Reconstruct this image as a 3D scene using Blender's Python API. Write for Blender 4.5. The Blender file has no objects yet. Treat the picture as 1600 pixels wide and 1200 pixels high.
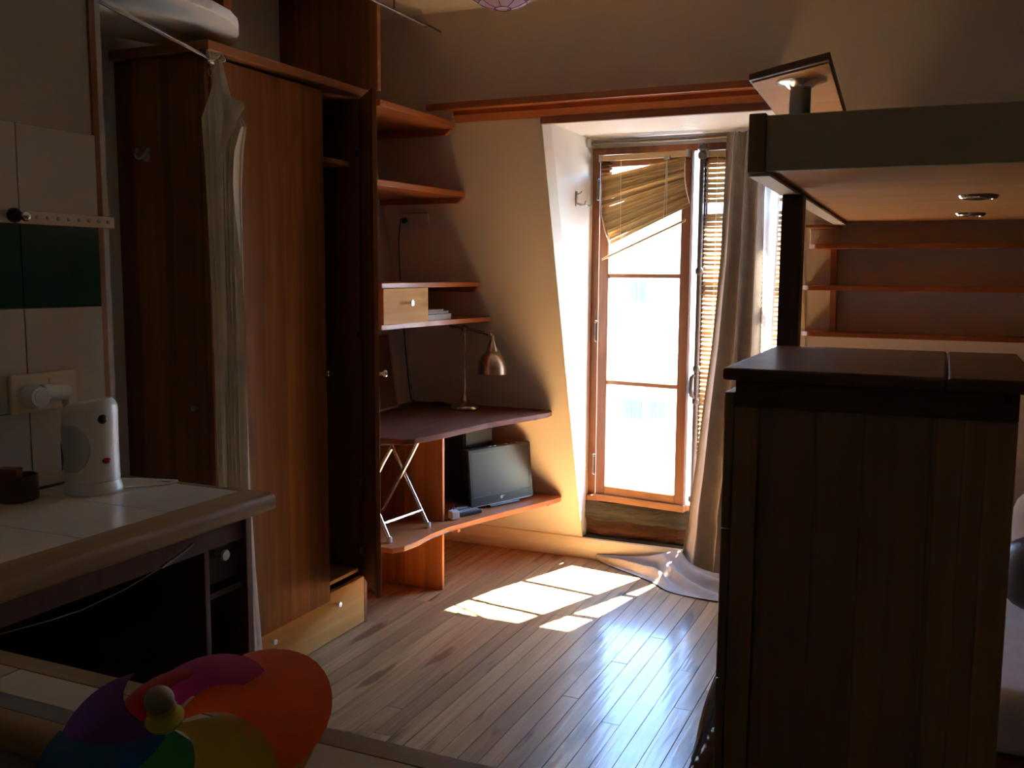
import bpy, bmesh, math, random
from mathutils import Vector, Matrix, noise
random.seed(7)
C = bpy.context.scene.collection
V = Vector
# ---------------------------------------------------------------- camera, light, exposure
scn = bpy.context.scene
cam = bpy.data.cameras.new('camera'); cam_o = bpy.data.objects.new('camera', cam); C.objects.link(cam_o)
CR, CU, CF = V((.9118, .4106, .0063)), V((-.0530, .1022, .9934)), V((-.4072, .9061, -.1149))
CF.normalize(); CR = (CR - CF * CR.dot(CF)).normalized(); CU = CR.cross(CF)
cam_o.matrix_world = Matrix(((CR.x, CU.x, -CF.x, 0), (CR.y, CU.y, -CF.y, 0), (CR.z, CU.z, -CF.z, 1.5), (0, 0, 0, 1)))
cam.sensor_width = 36; cam.lens = 36 * 1500 / 1600; cam.clip_start = .02; cam.clip_end = 200
scn.camera = cam_o
scn.view_settings.view_transform = 'Standard'; scn.view_settings.look = 'None'
scn.view_settings.gamma = 1; scn.view_settings.use_curve_mapping = False
scn.view_settings.exposure = 1.84
scn.cycles.use_denoising = True
scn.cycles.max_bounces = 14; scn.cycles.diffuse_bounces = 9; scn.cycles.glossy_bounces = 4
scn.cycles.transparent_max_bounces = 24; scn.cycles.transmission_bounces = 6
scn.cycles.sample_clamp_indirect = 12
scn.cycles.caustics_reflective = False; scn.cycles.caustics_refractive = False
SUN = V((.235, .63, 1)).normalized()
w = bpy.data.worlds.new('sky'); scn.world = w; w.use_nodes = True
nt = w.node_tree; nt.nodes.clear()
sky = nt.nodes.new('ShaderNodeTexSky'); sky.sky_type = 'NISHITA'; sky.sun_disc = False
sky.sun_elevation = math.asin(SUN.z); sky.sun_rotation = math.atan2(SUN.x, SUN.y); sky.air_density = 1.0; sky.dust_density = 0; sky.ozone_density = 5
bg = nt.nodes.new('ShaderNodeBackground'); bg.inputs['Strength'].default_value = 2.2
wo = nt.nodes.new('ShaderNodeOutputWorld')
nt.links.new(sky.outputs[0], bg.inputs[0]); nt.links.new(bg.outputs[0], wo.inputs[0])
sl = bpy.data.lights.new('sun', 'SUN'); sl.energy = 74; sl.angle = .0093; sl.color = (1, .95, .87)
so = bpy.data.objects.new('sun', sl); C.objects.link(so); so.location = (1, 8, 9)
so.rotation_euler = (-SUN).to_track_quat('-Z', 'Y').to_euler()
pl = bpy.data.lights.new('window_portal', 'AREA'); pl.shape = 'RECTANGLE'; pl.size = 1.06; pl.size_y = 1.85; pl.cycles.is_portal = True
po = bpy.data.objects.new('window_portal', pl); C.objects.link(po); po.location = (-1.14, 5.06, 1.24)
po.rotation_euler = (math.radians(-90), 0, 0)

# ---------------------------------------------------------------- materials
def _mat(name):
    m = bpy.data.materials.new(name); m.use_nodes = True
    return m, m.node_tree, m.node_tree.nodes['Principled BSDF']
def N(nt, t, **k):
    n = nt.nodes.new(t)
    for a, b in k.items(): setattr(n, a, b)
    return n
def ramp(nt, stops):
    r = N(nt, 'ShaderNodeValToRGB'); e = r.color_ramp.elements
    while len(e) < len(stops): e.new(.5)
    for el, (p, c) in zip(e, stops): el.position = p; el.color = (*c, 1)
    return r
def coords(nt, scale, rnd=True):
    g = N(nt, 'ShaderNodeNewGeometry'); mp = N(nt, 'ShaderNodeMapping'); mp.inputs['Scale'].default_value = scale
    if rnd:
        oi = N(nt, 'ShaderNodeObjectInfo'); mu = N(nt, 'ShaderNodeVectorMath', operation='MULTIPLY_ADD')
        mu.inputs[1].default_value = (37, 53, 71)
        nt.links.new(oi.outputs['Random'], mu.inputs[0]); nt.links.new(g.outputs['Position'], mu.inputs[2])
        nt.links.new(mu.outputs[0], mp.inputs['Vector'])
    else: nt.links.new(g.outputs['Position'], mp.inputs['Vector'])
    return mp
def plain(name, col, rough=.5, metal=0, spec=.5, var=.06, vscale=6, bump=0, bscale=60, coat=0):
    m, nt, p = _mat(name)
    mp = coords(nt, (1, 1, 1)); n = N(nt, 'ShaderNodeTexNoise'); n.inputs['Scale'].default_value = vscale; n.inputs['Detail'].default_value = 5
    nt.links.new(mp.outputs[0], n.inputs['Vector'])
    a = tuple(c * (1 - var) for c in col); b = tuple(min(1, c * (1 + var)) for c in col)
    r = ramp(nt, [(.3, a), (.7, b)]); nt.links.new(n.outputs['Fac'], r.inputs[0]); nt.links.new(r.outputs[0], p.inputs['Base Color'])
    p.inputs['Roughness'].default_value = rough; p.inputs['Metallic'].default_value = metal
    p.inputs['Specular IOR Level'].default_value = spec; p.inputs['Coat Weight'].default_value = coat
    if bump:
        n2 = N(nt, 'ShaderNodeTexNoise'); n2.inputs['Scale'].default_value = bscale; n2.inputs['Detail'].default_value = 3
        nt.links.new(mp.outputs[0], n2.inputs['Vector'])
        bp = N(nt, 'ShaderNodeBump'); bp.inputs['Strength'].default_value = bump; bp.inputs['Distance'].default_value = .004
        nt.links.new(n2.outputs['Fac'], bp.inputs['Height']); nt.links.new(bp.outputs[0], p.inputs['Normal'])
    return m
def wood(name, dark, light, axis='z', rough=.4, spec=.35, fine=34, spread=.9, rnd=True, strip=0, strip_axis=1, bump=.08, coat=0, dist=.6, objvar=.25, knots=0):
    m, nt, p = _mat(name)
    i = 'xyz'.index(axis); sc = [fine] * 3; sc[i] = fine * .05
    mp = coords(nt, sc, rnd)
    n = N(nt, 'ShaderNodeTexNoise'); n.inputs['Scale'].default_value = 1; n.inputs['Detail'].default_value = 6; n.inputs['Distortion'].default_value = dist
    nt.links.new(mp.outputs[0], n.inputs['Vector'])
    sc2 = [3.2] * 3; sc2[i] = .5
    mp2 = coords(nt, sc2, rnd); n2 = N(nt, 'ShaderNodeTexNoise'); n2.inputs['Scale'].default_value = 1; n2.inputs['Detail'].default_value = 3
    nt.links.new(mp2.outputs[0], n2.inputs['Vector'])
    mx = N(nt, 'ShaderNodeMath', operation='MULTIPLY_ADD'); mx.inputs[1].default_value = .55
    nt.links.new(n.outputs['Fac'], mx.inputs[0])
    m2 = N(nt, 'ShaderNodeMath', operation='MULTIPLY'); m2.inputs[1].default_value = .45; nt.links.new(n2.outputs['Fac'], m2.inputs[0])
    nt.links.new(m2.outputs[0], mx.inputs[2])
    lo, hi = .5 - .22 * spread, .5 + .22 * spread
    r = ramp(nt, [(lo, dark), (hi, light)]); nt.links.new(mx.outputs[0], r.inputs[0]); out = r.outputs[0]
    def mulval(out, sock, a, b):
        mr = N(nt, 'ShaderNodeMapRange'); mr.inputs['To Min'].default_value = a; mr.inputs['To Max'].default_value = b
        nt.links.new(sock, mr.inputs['Value'])
        hs = N(nt, 'ShaderNodeHueSaturation'); nt.links.new(mr.outputs[0], hs.inputs['Value']); nt.links.new(out, hs.inputs['Color'])
        return hs.outputs[0]
    if objvar:
        oi = N(nt, 'ShaderNodeObjectInfo'); out = mulval(out, oi.outputs['Random'], 1 - objvar, 1 + objvar)
    if strip:   # glued boards of differing tone across the panel
        g = N(nt, 'ShaderNodeNewGeometry'); sx = N(nt, 'ShaderNodeSeparateXYZ'); nt.links.new(g.outputs['Position'], sx.inputs[0])
        d = N(nt, 'ShaderNodeMath', operation='DIVIDE'); d.inputs[1].default_value = strip; nt.links.new(sx.outputs[strip_axis], d.inputs[0])
        f = N(nt, 'ShaderNodeMath', operation='FLOOR'); nt.links.new(d.outputs[0], f.inputs[0])
        wn = N(nt, 'ShaderNodeTexWhiteNoise', noise_dimensions='1D'); nt.links.new(f.outputs[0], wn.inputs['W'])
        out = mulval(out, wn.outputs['Value'], .72, 1.3)
    if knots:
        sk = [9.0] * 3; sk[i] = 1.9
        mk = coords(nt, sk, rnd); vo = N(nt, 'ShaderNodeTexVoronoi'); vo.inputs['Scale'].default_value = 1
        nt.links.new(mk.outputs[0], vo.inputs['Vector'])
        nk = N(nt, 'ShaderNodeTexNoise'); nk.inputs['Scale'].default_value = 2.6; nk.inputs['Detail'].default_value = 4; nt.links.new(mk.outputs[0], nk.inputs['Vector'])
        ad = N(nt, 'ShaderNodeMath', operation='MULTIPLY_ADD'); ad.inputs[1].default_value = .75
        nt.links.new(nk.outputs['Fac'], ad.inputs[0]); nt.links.new(vo.outputs['Distance'], ad.inputs[2])
        rk = ramp(nt, [(.52, (1, 1, 1)), (.65, (0, 0, 0))]); nt.links.new(ad.outputs[0], rk.inputs[0])
        kc = N(nt, 'ShaderNodeMath', operation='MULTIPLY'); kc.inputs[1].default_value = knots; nt.links.new(rk.outputs[0], kc.inputs[0])
        mk2 = N(nt, 'ShaderNodeMix', data_type='RGBA'); mk2.inputs[7].default_value = (dark[0] * .4, dark[1] * .36, dark[2] * .4, 1)
        nt.links.new(kc.outputs[0], mk2.inputs[0]); nt.links.new(out, mk2.inputs[6]); out = mk2.outputs[2]
    nt.links.new(out, p.inputs['Base Color'])
    p.inputs['Roughness'].default_value = rough; p.inputs['Coat Weight'].default_value = coat; p.inputs['Coat Roughness'].default_value = .13; p.inputs['Specular IOR Level'].default_value = spec
    bp = N(nt, 'ShaderNodeBump'); bp.inputs['Strength'].default_value = bump; bp.inputs['Distance'].default_value = .003
    nt.links.new(n.outputs['Fac'], bp.inputs['Height']); nt.links.new(bp.outputs[0], p.inputs['Normal'])
    if coat > .3: nt.links.new(bp.outputs[0], p.inputs['Coat Normal'])
    return m
def fabric(name, col, trans=.25, rough=.85, weave=700, objvar=0):
    m, nt, p = _mat(name)
    p.inputs['Base Color'].default_value = (*col, 1); p.inputs['Roughness'].default_value = rough; p.inputs['Specular IOR Level'].default_value = .2
    p.inputs['Sheen Weight'].default_value = .2
    mp = coords(nt, (1, 1, 1)); n = N(nt, 'ShaderNodeTexNoise'); n.inputs['Scale'].default_value = 14; n.inputs['Detail'].default_value = 6
    nt.links.new(mp.outputs[0], n.inputs['Vector'])
    r = ramp(nt, [(.25, tuple(c * .86 for c in col)), (.75, tuple(min(1, c * 1.1) for c in col))]); nt.links.new(n.outputs['Fac'], r.inputs[0])
    co = r.outputs[0]
    if objvar:
        oi = N(nt, 'ShaderNodeObjectInfo'); mr = N(nt, 'ShaderNodeMapRange'); mr.inputs['To Min'].default_value = 1 - objvar; mr.inputs['To Max'].default_value = 1 + objvar
        nt.links.new(oi.outputs['Random'], mr.inputs['Value']); hs = N(nt, 'ShaderNodeHueSaturation'); nt.links.new(mr.outputs[0], hs.inputs['Value']); nt.links.new(co, hs.inputs['Color']); co = hs.outputs[0]
    nt.links.new(co, p.inputs['Base Color'])
    n3 = N(nt, 'ShaderNodeTexNoise'); n3.inputs['Scale'].default_value = weave; nt.links.new(mp.outputs[0], n3.inputs['Vector'])
    bp = N(nt, 'ShaderNodeBump'); bp.inputs['Strength'].default_value = .15; bp.inputs['Distance'].default_value = .001
    nt.links.new(n3.outputs['Fac'], bp.inputs['Height']); nt.links.new(bp.outputs[0], p.inputs['Normal'])
    if trans:
        t = N(nt, 'ShaderNodeBsdfTranslucent'); nt.links.new(co, t.inputs[0])
        mx = N(nt, 'ShaderNodeMixShader'); mx.inputs[0].default_value = trans
        nt.links.new(p.outputs[0], mx.inputs[1]); nt.links.new(t.outputs[0], mx.inputs[2])
        nt.links.new(mx.outputs[0], nt.nodes['Material Output'].inputs[0])
    return m
def glass(name):
    m = bpy.data.materials.new(name); m.use_nodes = True; nt = m.node_tree; nt.nodes.clear()
    tr = N(nt, 'ShaderNodeBsdfTransparent'); gl = N(nt, 'ShaderNodeBsdfGlossy'); gl.inputs['Roughness'].default_value = .03
    tr.inputs[0].default_value = (.95, .97, .97, 1)
    lw = N(nt, 'ShaderNodeLayerWeight'); lw.inputs[0].default_value = .5
    pw_ = N(nt, 'ShaderNodeMath', operation='POWER'); pw_.inputs[1].default_value = 5; nt.links.new(lw.outputs['Facing'], pw_.inputs[0])
    fr = N(nt, 'ShaderNodeMath', operation='MULTIPLY_ADD'); fr.inputs[1].default_value = .5; fr.inputs[2].default_value = .025; nt.links.new(pw_.outputs[0], fr.inputs[0])
    mx = N(nt, 'ShaderNodeMixShader'); o = N(nt, 'ShaderNodeOutputMaterial')
    nt.links.new(fr.outputs[0], mx.inputs[0]); nt.links.new(tr.outputs[0], mx.inputs[1]); nt.links.new(gl.outputs[0], mx.inputs[2])
    nt.links.new(mx.outputs[0], o.inputs[0]); return m

M = {}
M['floor'] = wood('floor_boards', (.17, .088, .034), (.46, .27, .118), 'y', spec=.12, rough=.42, fine=46, spread=1.2, bump=.30, coat=.31, objvar=.2, knots=.7)
M['gap'] = plain('floor_gap', (.03, .02, .015), .9)
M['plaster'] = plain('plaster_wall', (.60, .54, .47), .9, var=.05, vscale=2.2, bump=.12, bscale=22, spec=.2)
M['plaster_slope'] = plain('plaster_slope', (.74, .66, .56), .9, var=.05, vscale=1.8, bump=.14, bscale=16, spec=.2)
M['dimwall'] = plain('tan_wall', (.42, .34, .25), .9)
M['white'] = plain('white_paint', (.80, .78, .72), .6, var=.03, vscale=3, bump=.06, bscale=30)
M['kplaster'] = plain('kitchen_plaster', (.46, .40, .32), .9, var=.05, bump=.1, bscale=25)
M['ceiling'] = plain('ceiling_paint', (.72, .68, .60), .9, var=.03, bump=.05, bscale=30)
M['cream'] = plain('cream_paint', (.72, .63, .47), .5, var=.05, vscale=5, bump=.05, bscale=20)
M['beam'] = wood('beam_wood', (.30, .085, .024), (.52, .19, .065), 'x', rough=.38, coat=.2, objvar=.1)
M['lintel'] = plain('lintel_paint', (.30, .17, .11), .6)
M['pine_y'] = wood('orange_pine_along', (.32, .095, .027), (.54, .20, .065), 'y', rough=.38, fine=30, coat=.15, objvar=.12)
M['pine_z'] = wood('orange_pine_upright', (.40, .115, .028), (.64, .235, .065), 'z', rough=.4, fine=28, strip=.11, strip_axis=0, objvar=.06, knots=.4)
M['ward_z'] = wood('wardrobe_door_wood', (.22, .074, .019), (.40, .150, .042), 'z', rough=.6, spec=.12, fine=26, strip=.115, strip_axis=1, objvar=.05, knots=.25)
M['ward_side'] = wood('wardrobe_side_wood', (.17, .060, .022), (.34, .125, .046), 'z', spec=.2, rough=.55, fine=26, strip=.12, strip_axis=0, objvar=.05)
M['ward_y'] = wood('wardrobe_rail_wood', (.24, .085, .026), (.42, .165, .055), 'y', rough=.5, spec=.2, fine=26, objvar=.06, coat=.05)
M['drawer'] = wood('pale_pine_drawer', (.44, .20, .050), (.66, .35, .11), 'y', rough=.6, spec=.12, fine=22, objvar=.05, knots=.35)
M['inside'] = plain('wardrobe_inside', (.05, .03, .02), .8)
M['jamb'] = wood('door_jamb_wood', (.20, .075, .026), (.34, .14, .05), 'z', rough=.5)
M['desk'] = wood('desk_top_wood', (.12, .044, .025), (.24, .095, .052), 'y', rough=.55, spec=.1, fine=30, objvar=.05)
M['chest'] = wood('dark_walnut', (.22, .125, .080), (.46, .275, .165), 'z', rough=.42, fine=24, strip=.145, strip_axis=0, objvar=.1)
M['chest_x'] = wood('dark_walnut_cross', (.08, .041, .026), (.17, .088, .054), 'x', spec=.22, rough=.42, fine=24, objvar=.15)
M['post'] = wood('post_wood', (.05, .026, .018), (.10, .052, .035), 'z', rough=.45, fine=24)
M['bedrail'] = plain('bed_rail_paint', (.50, .40, .28), .55, var=.12, vscale=3)
M['ply'] = wood('bed_plywood', (.50, .25, .085), (.70, .39, .155), 'x', spec=.15, rough=.5, fine=10, spread=1.1, objvar=0)
M['oldwood'] = wood('window_wood', (.15, .050, .022), (.36, .145, .058), 'z', rough=.5, fine=40, objvar=.12, knots=.3)
M['oldwood_x'] = wood('window_wood_cross', (.20, .075, .028), (.46, .21, .085), 'x', rough=.5, fine=40, objvar=.12)
M['char'] = wood('weathered_sill_wood', (.010, .008, .006), (.085, .068, .048), 'x', rough=.85, fine=44, spread=.8, bump=.6, objvar=.1)
M['rust'] = wood('rotten_sill_wood', (.008, .005, .004), (.11, .038, .014), 'x', rough=.9, fine=30, spread=.7, bump=.7, objvar=.1)
M['glass'] = glass('window_glass')
M['slat'] = fabric('bamboo_slat', (.46, .285, .12), trans=.30, objvar=.3, rough=.5, weave=300)
M['slatrail'] = wood('blind_rail', (.40, .26, .12), (.56, .39, .20), 'x', rough=.5)
M['cord'] = plain('blind_cord', (.75, .68, .52), .8)
M['curtain'] = fabric('taupe_curtain', (.38, .325, .285), trans=0)
M['curtain2'] = fabric('beige_curtain', (.52, .43, .30), trans=.12)
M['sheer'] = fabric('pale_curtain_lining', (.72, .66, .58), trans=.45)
M['chrome'] = plain('chrome', (.78, .78, .78), .18, metal=1, var=.02)
M['steel'] = plain('dull_steel', (.45, .44, .43), .32, metal=1, var=.04)
M['nickel'] = plain('brushed_nickel', (.62, .56, .48), .24, metal=1, var=.05)
M['iron'] = plain('dark_iron_paint', (.10, .075, .07), .28, spec=.6)
M['rodm'] = plain('brown_rod', (.20, .15, .10), .35, metal=.6)
M['plastic_w'] = plain('white_plastic', (.66, .64, .60), .35, var=.02)
M['plastic_g'] = plain('grey_white_plastic', (.62, .61, .59), .45, var=.02)
M['grip'] = plain('grey_grip_plastic', (.42, .41, .40), .5)
M['ivory'] = plain('ivory_plastic', (.66, .57, .42), .4, var=.02)
M['pale_ivory'] = plain('pale_ivory_plastic', (.82, .76, .62), .4, var=.02)
M['black'] = plain('black_plastic', (.012, .012, .013), .3, var=.05)
M['blackmat'] = plain('black_matt', (.014, .013, .013), .65, var=.05)
M['screen'] = plain('tv_screen', (.020, .021, .023), .34, var=.02)
M['keys'] = plain('grey_keys', (.35, .35, .36), .5)
M['tile'] = plain('white_tile', (.56, .52, .46), .16, var=.03, vscale=5)
M['green'] = plain('green_tile', (.010, .060, .042), .14, var=.06)
M['grout'] = plain('grout', (.22, .19, .15), .9)
M['ctile'] = plain('counter_tile', (.66, .57, .44), .2, var=.05, vscale=4)
M['dtile'] = plain('dark_strip_tile', (.20, .18, .16), .3, var=.06)
M['edge'] = wood('counter_edge_wood', (.22, .115, .045), (.36, .21, .09), 'y', rough=.5, fine=26, objvar=.1)
M['edge_x'] = wood('ledge_edge_wood', (.24, .14, .065), (.38, .24, .12), 'x', rough=.5, fine=26, objvar=.1)
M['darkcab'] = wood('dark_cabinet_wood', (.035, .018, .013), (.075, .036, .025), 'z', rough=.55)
M['redwood'] = wood('reddish_stile_wood', (.10, .042, .03), (.17, .075, .052), 'z', rough=.5)
M['tin'] = plain('brown_tin', (.060, .022, .018), .4)
M['blue'] = plain('blue_plastic', (.01, .08, .35), .25)
M['red'] = plain('red_plastic', (.36, .008, .008), .2)
M['cork'] = wood('cork_board', (.15, .055, .026), (.24, .095, .045), 'z', rough=.7)
M['page'] = plain('book_pages', (.62, .57, .50), .8)
M['book1'] = plain('book_cover_grey', (.16, .15, .15), .5)
M['book2'] = plain('book_cover_tan', (.40, .33, .25), .5)
M['bed'] = fabric('white_sheet', (.66, .62, .60), trans=0)
M['throw'] = fabric('beige_throw', (.40, .31, .22), trans=.05)
M['pillow'] = fabric('pale_pillow', (.58, .51, .44), trans=0)
M['leather'] = plain('brown_leather', (.045, .025, .018), .4, bump=.15, bscale=30)
M['bedbase'] = wood('bed_base_wood', (.16, .07, .03), (.26, .12, .055), 'x', rough=.5)
M['facade'] = plain('facade_render', (.82, .80, .75), .9, var=.04, vscale=.6)
M['fwin'] = plain('facade_window_glass', (.075, .092, .10), .8, spec=.05)
M['fframe'] = plain('facade_trim', (.14, .145, .15), .8, spec=.1)
M['street'] = plain('street', (.30, .29, .27), .9)
M['lantern'] = fabric('pink_paper', (.78, .60, .72), trans=.5)
M['wire'] = plain('purple_wire', (.22, .03, .16), .5)
def foil(name, c): return fabric(name, c, trans=.3, rough=.45, weave=60)
PET = [foil('foil_' + n, c) for n, c in (('red', (.50, .012, .02)), ('magenta', (.48, .02, .17)), ('orange', (.85, .10, .006)), ('yellow', (.46, .31, .015)),
       ('green', (.015, .20, .045)), ('blue', (.005, .09, .22)), ('purple', (.11, .025, .20)))]
M['yellow'] = plain('yellow_plastic', (.55, .45, .03), .4)
M['ballgrey'] = plain('grey_ball', (.30, .27, .20), .5)

# ---------------------------------------------------------------- builders
ORG = {}
def org(o): return ORG.get(o.name, V((0, 0, 0))) if o else V((0, 0, 0))
class B:
    def __init__(s): s.b = bmesh.new()
    def box(s, x0, x1, y0, y1, z0, z1, bev=0, seg=2):
        return s.obox(V(((x0 + x1) / 2, (y0 + y1) / 2, (z0 + z1) / 2)), V((1, 0, 0)), V((0, 1, 0)), V((0, 0, 1)), x1 - x0, y1 - y0, z1 - z0, bev, seg)
    def obox(s, c, a, b_, n, la, lb, ln, bev=0, seg=2):
        t = bmesh.new(); bmesh.ops.create_cube(t, size=1)
        for v in t.verts: v.co = V((v.co.x * la, v.co.y * lb, v.co.z * ln))
        if bev: bmesh.ops.bevel(t, geom=list(t.edges), offset=bev, segments=seg, affect='EDGES', profile=.5)
        mt = Matrix((V(a).normalized(), V(b_).normalized(), V(n).normalized())).transposed()
        for v in t.verts: v.co = V(c) + mt @ v.co
        s._join(t); return s
    def _join(s, t):
        me = bpy.data.meshes.new('t'); bmesh.ops.recalc_face_normals(t, faces=t.faces); t.to_mesh(me); t.free(); s.b.from_mesh(me); bpy.data.meshes.remove(me)
    def prism(s, poly, d0, d1, axis='z', bev=0):
        # poly in the two other axes (x,y) / (y,z for axis x) / (x,z for axis y)
        t = bmesh.new()
        def P(p, d): return {'z': (p[0], p[1], d), 'x': (d, p[0], p[1]), 'y': (p[0], d, p[1])}[axis]
        lo = [t.verts.new(P(p, d0)) for p in poly]; hi = [t.verts.new(P(p, d1)) for p in poly]
        t.faces.new(lo); t.faces.new(hi[::-1]); n = len(poly)
        for i in range(n): t.faces.new((lo[i], hi[i], hi[(i + 1) % n], lo[(i + 1) % n]))
        if bev: bmesh.ops.bevel(t, geom=list(t.edges), offset=bev, segments=2, affect='EDGES', profile=.5)
        s._join(t); return s
    def tube(s, pts, r, seg=10, cap=True):
        t = bmesh.new(); pts = [V(p) for p in pts]; rings = []; up = None
        rr = r if isinstance(r, (list, tuple)) else [r] * len(pts)
        for i, p in enumerate(pts):
            d = (pts[min(i + 1, len(pts) - 1)] - pts[max(i - 1, 0)]).normalized()
            if up is None: up = d.orthogonal().normalized()
            up = (up - d * up.dot(d)).normalized(); q = d.cross(up)
            rings.append([t.verts.new(p + (up * math.cos(k * math.tau / seg) + q * math.sin(k * math.tau / seg)) * rr[i]) for k in range(seg)])
        for a, b in zip(rings, rings[1:]):
            for k in range(seg): t.faces.new((a[k], a[(k + 1) % seg], b[(k + 1) % seg], b[k]))
        if cap: t.faces.new(rings[0]); t.faces.new(rings[-1][::-1])
        s._join(t); return s
    def lathe(s, c, prof, axis=(0, 0, 1), seg=32, sx=1, sy=1, close=True):
        t = bmesh.new(); ax = V(axis).normalized(); c = V(c)
        if abs(ax.z) > .99: u, w_ = V((1, 0, 0)), V((0, 1, 0))
        else: u = ax.cross(V((0, 0, 1))).normalized(); w_ = ax.cross(u)
        rings = []
        for r, h in prof:
            if r < 1e-5: rings.append([t.verts.new(c + ax * h)])
            else: rings.append([t.verts.new(c + ax * h + u * math.cos(k * math.tau / seg) * r * sx + w_ * math.sin(k * math.tau / seg) * r * sy) for k in range(seg)])
        for a, b in zip(rings, rings[1:]):
            for k in range(seg):
                k2 = (k + 1) % seg
                if len(a) == 1 and len(b) == 1: continue
                if len(a) == 1: t.faces.new((a[0], b[k2], b[k]))
                elif len(b) == 1: t.faces.new((a[k], a[k2], b[0]))
                else: t.faces.new((a[k], a[k2], b[k2], b[k]))
        if close:
            for rg in (rings[0], rings[-1]):
                if len(rg) > 1: t.faces.new(rg)
        s._join(t); return s
    def ball(s, c, r, seg=16, sc=(1, 1, 1)):
        t = bmesh.new(); bmesh.ops.create_uvsphere(t, u_segments=seg, v_segments=max(6, seg // 2), radius=r)
        for v in t.verts: v.co = V(c) + V((v.co.x * sc[0], v.co.y * sc[1], v.co.z * sc[2]))
        s._join(t); return s
    def grid(s, f, nu, nv, thick=0):
        t = bmesh.new(); g = [[t.verts.new(f(i / nu, j / nv)) for j in range(nv + 1)] for i in range(nu + 1)]
        for i in range(nu):
            for j in range(nv): t.faces.new((g[i][j], g[i + 1][j], g[i + 1][j + 1], g[i][j + 1]))
        if thick: bmesh.ops.solidify(t, geom=list(t.faces), thickness=thick)
        s._join(t); return s
    def build(s, name, mat, parent=None, smooth=False, kind=None, label=None):
        me = bpy.data.meshes.new(name); o_ = org(parent)
        for v in s.b.verts: v.co -= o_
        s.b.to_mesh(me); s.b.free(); me.materials.append(M[mat] if isinstance(mat, str) else mat)
        if smooth:
            for p in me.polygons: p.use_smooth = True
            try: me.set_sharp_from_angle(angle=math.radians(40))
            except Exception: pass
        o = bpy.data.objects.new(name, me); C.objects.link(o)
        if parent: o.parent = parent
        ORG[o.name] = o_.copy()
        if kind: o['kind'] = kind
        if label: o['label'] = label
        return o
def thing(name, label, cat, loc, group=None):
    o = bpy.data.objects.new(name, None); C.objects.link(o); o.location = loc; o.empty_display_size = .05
    o['label'] = label; o['category'] = cat; ORG[o.name] = V(loc)
    if group: o['group'] = group
    return o
def sempty(name, loc):
    o = bpy.data.objects.new(name, None); C.objects.link(o); o.location = loc; o['kind'] = 'structure'; ORG[o.name] = V(loc); o.empty_display_size = .05
    return o
def tag(o, label, cat, group=None):
    o['label'] = label; o['category'] = cat
    if group: o['group'] = group
    return o
_unit = {}
def piece(name, mat, parent, c, dims, rot=None):     # a box piece sharing one mesh per material
    if mat not in _unit:
        b = bmesh.new(); bmesh.ops.create_cube(b, size=1); me = bpy.data.meshes.new(name); b.to_mesh(me); b.free(); me.materials.append(M[mat]); _unit[mat] = me
    o = bpy.data.objects.new(name, _unit[mat]); C.objects.link(o); o.parent = parent; o.location = V(c) - org(parent); o.scale = dims
    if rot: o.rotation_euler = rot
    return o
def struct(b, name, mat, parent=None, smooth=False): return b.build(name, mat, parent, smooth, kind='structure')
def arc(c, r, a0, a1, n): return [(c[0] + r * math.cos(a0 + (a1 - a0) * i / n), c[1] + r * math.sin(a0 + (a1 - a0) * i / n)) for i in range(n + 1)]
def lerp(tab, t):
    for (a, va), (b, vb) in zip(tab, tab[1:]):
        if t <= b:
            k = (t - a) / (b - a) if b > a else 0
            k = max(0, min(1, k)); return tuple(x + (y - x) * k for x, y in zip(va, vb))
    return tab[-1][1]
K = .297
def ym(z): return 4.705 - K * (z - .12)          # the sloping roof wall
SLN = V((0, -1, -K)).normalized(); SLU = V((0, -K, 1)).normalized()     # its normal into the room, its up direction

# ---------------------------------------------------------------- setting
b = B(); b.box(-2.75, 2.5, -1.5, 4.8, -.12, -.022); floor = struct(b, 'floor', 'gap')
x = -2.62; k = 0
while x < 2.4:
    wd = .063 + .005 * random.random(); y = -1.4; first = True
    while y < 4.69:
        L = random.uniform(2.2, 4.2) if not first else random.uniform(1.0, 4.6); first = False
        y1 = min(4.695, y + L)
        if 4.695 - y1 < .8: y1 = 4.695
        piece('plank', 'floor', floor, (x + wd / 2, (y + y1) / 2, -.0105 + random.uniform(-.0006, .0006)), (wd - .0022, y1 - y - .0022, .021))
        y = y1
    x += wd
b = B(); b.box(-2.75, 2.5, -1.5, 4.0, 2.66, 2.76); struct(b, 'ceiling', 'ceiling')
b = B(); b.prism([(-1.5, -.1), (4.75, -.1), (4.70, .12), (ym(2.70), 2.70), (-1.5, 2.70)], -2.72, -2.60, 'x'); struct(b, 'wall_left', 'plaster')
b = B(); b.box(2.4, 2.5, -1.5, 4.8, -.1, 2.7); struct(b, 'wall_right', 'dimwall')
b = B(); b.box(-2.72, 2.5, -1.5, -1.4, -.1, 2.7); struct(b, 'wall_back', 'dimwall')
def slope_poly(z0, z1, th=.11): return [(ym(z0), z0), (ym(z1), z1), (ym(z1) + th, z1), (ym(z0) + th, z0)]
b = B()
b.prism([(4.705, -.05), (4.705, .12), (ym(2.72), 2.72), (ym(2.72) + .11, 2.72), (4.83, .12), (4.83, -.05)], -2.72, -1.70, 'x')
b.prism([(4.705, -.05), (4.705, .12), (ym(2.72), 2.72), (ym(2.72) + .11, 2.72), (4.83, .12), (4.83, -.05)], -.58, 2.5, 'x')
b.prism(slope_poly(2.185, 2.72), -1.70, -.58, 'x')
b.box(-1.70, -.58, 4.705, 4.90, -.05, .10)
struct(b, 'wall_window', 'plaster_slope')
cheek = [(4.74, .08), (ym(2.185) + .02, 2.185), (4.90, 2.185), (4.90, .08)]
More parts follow.
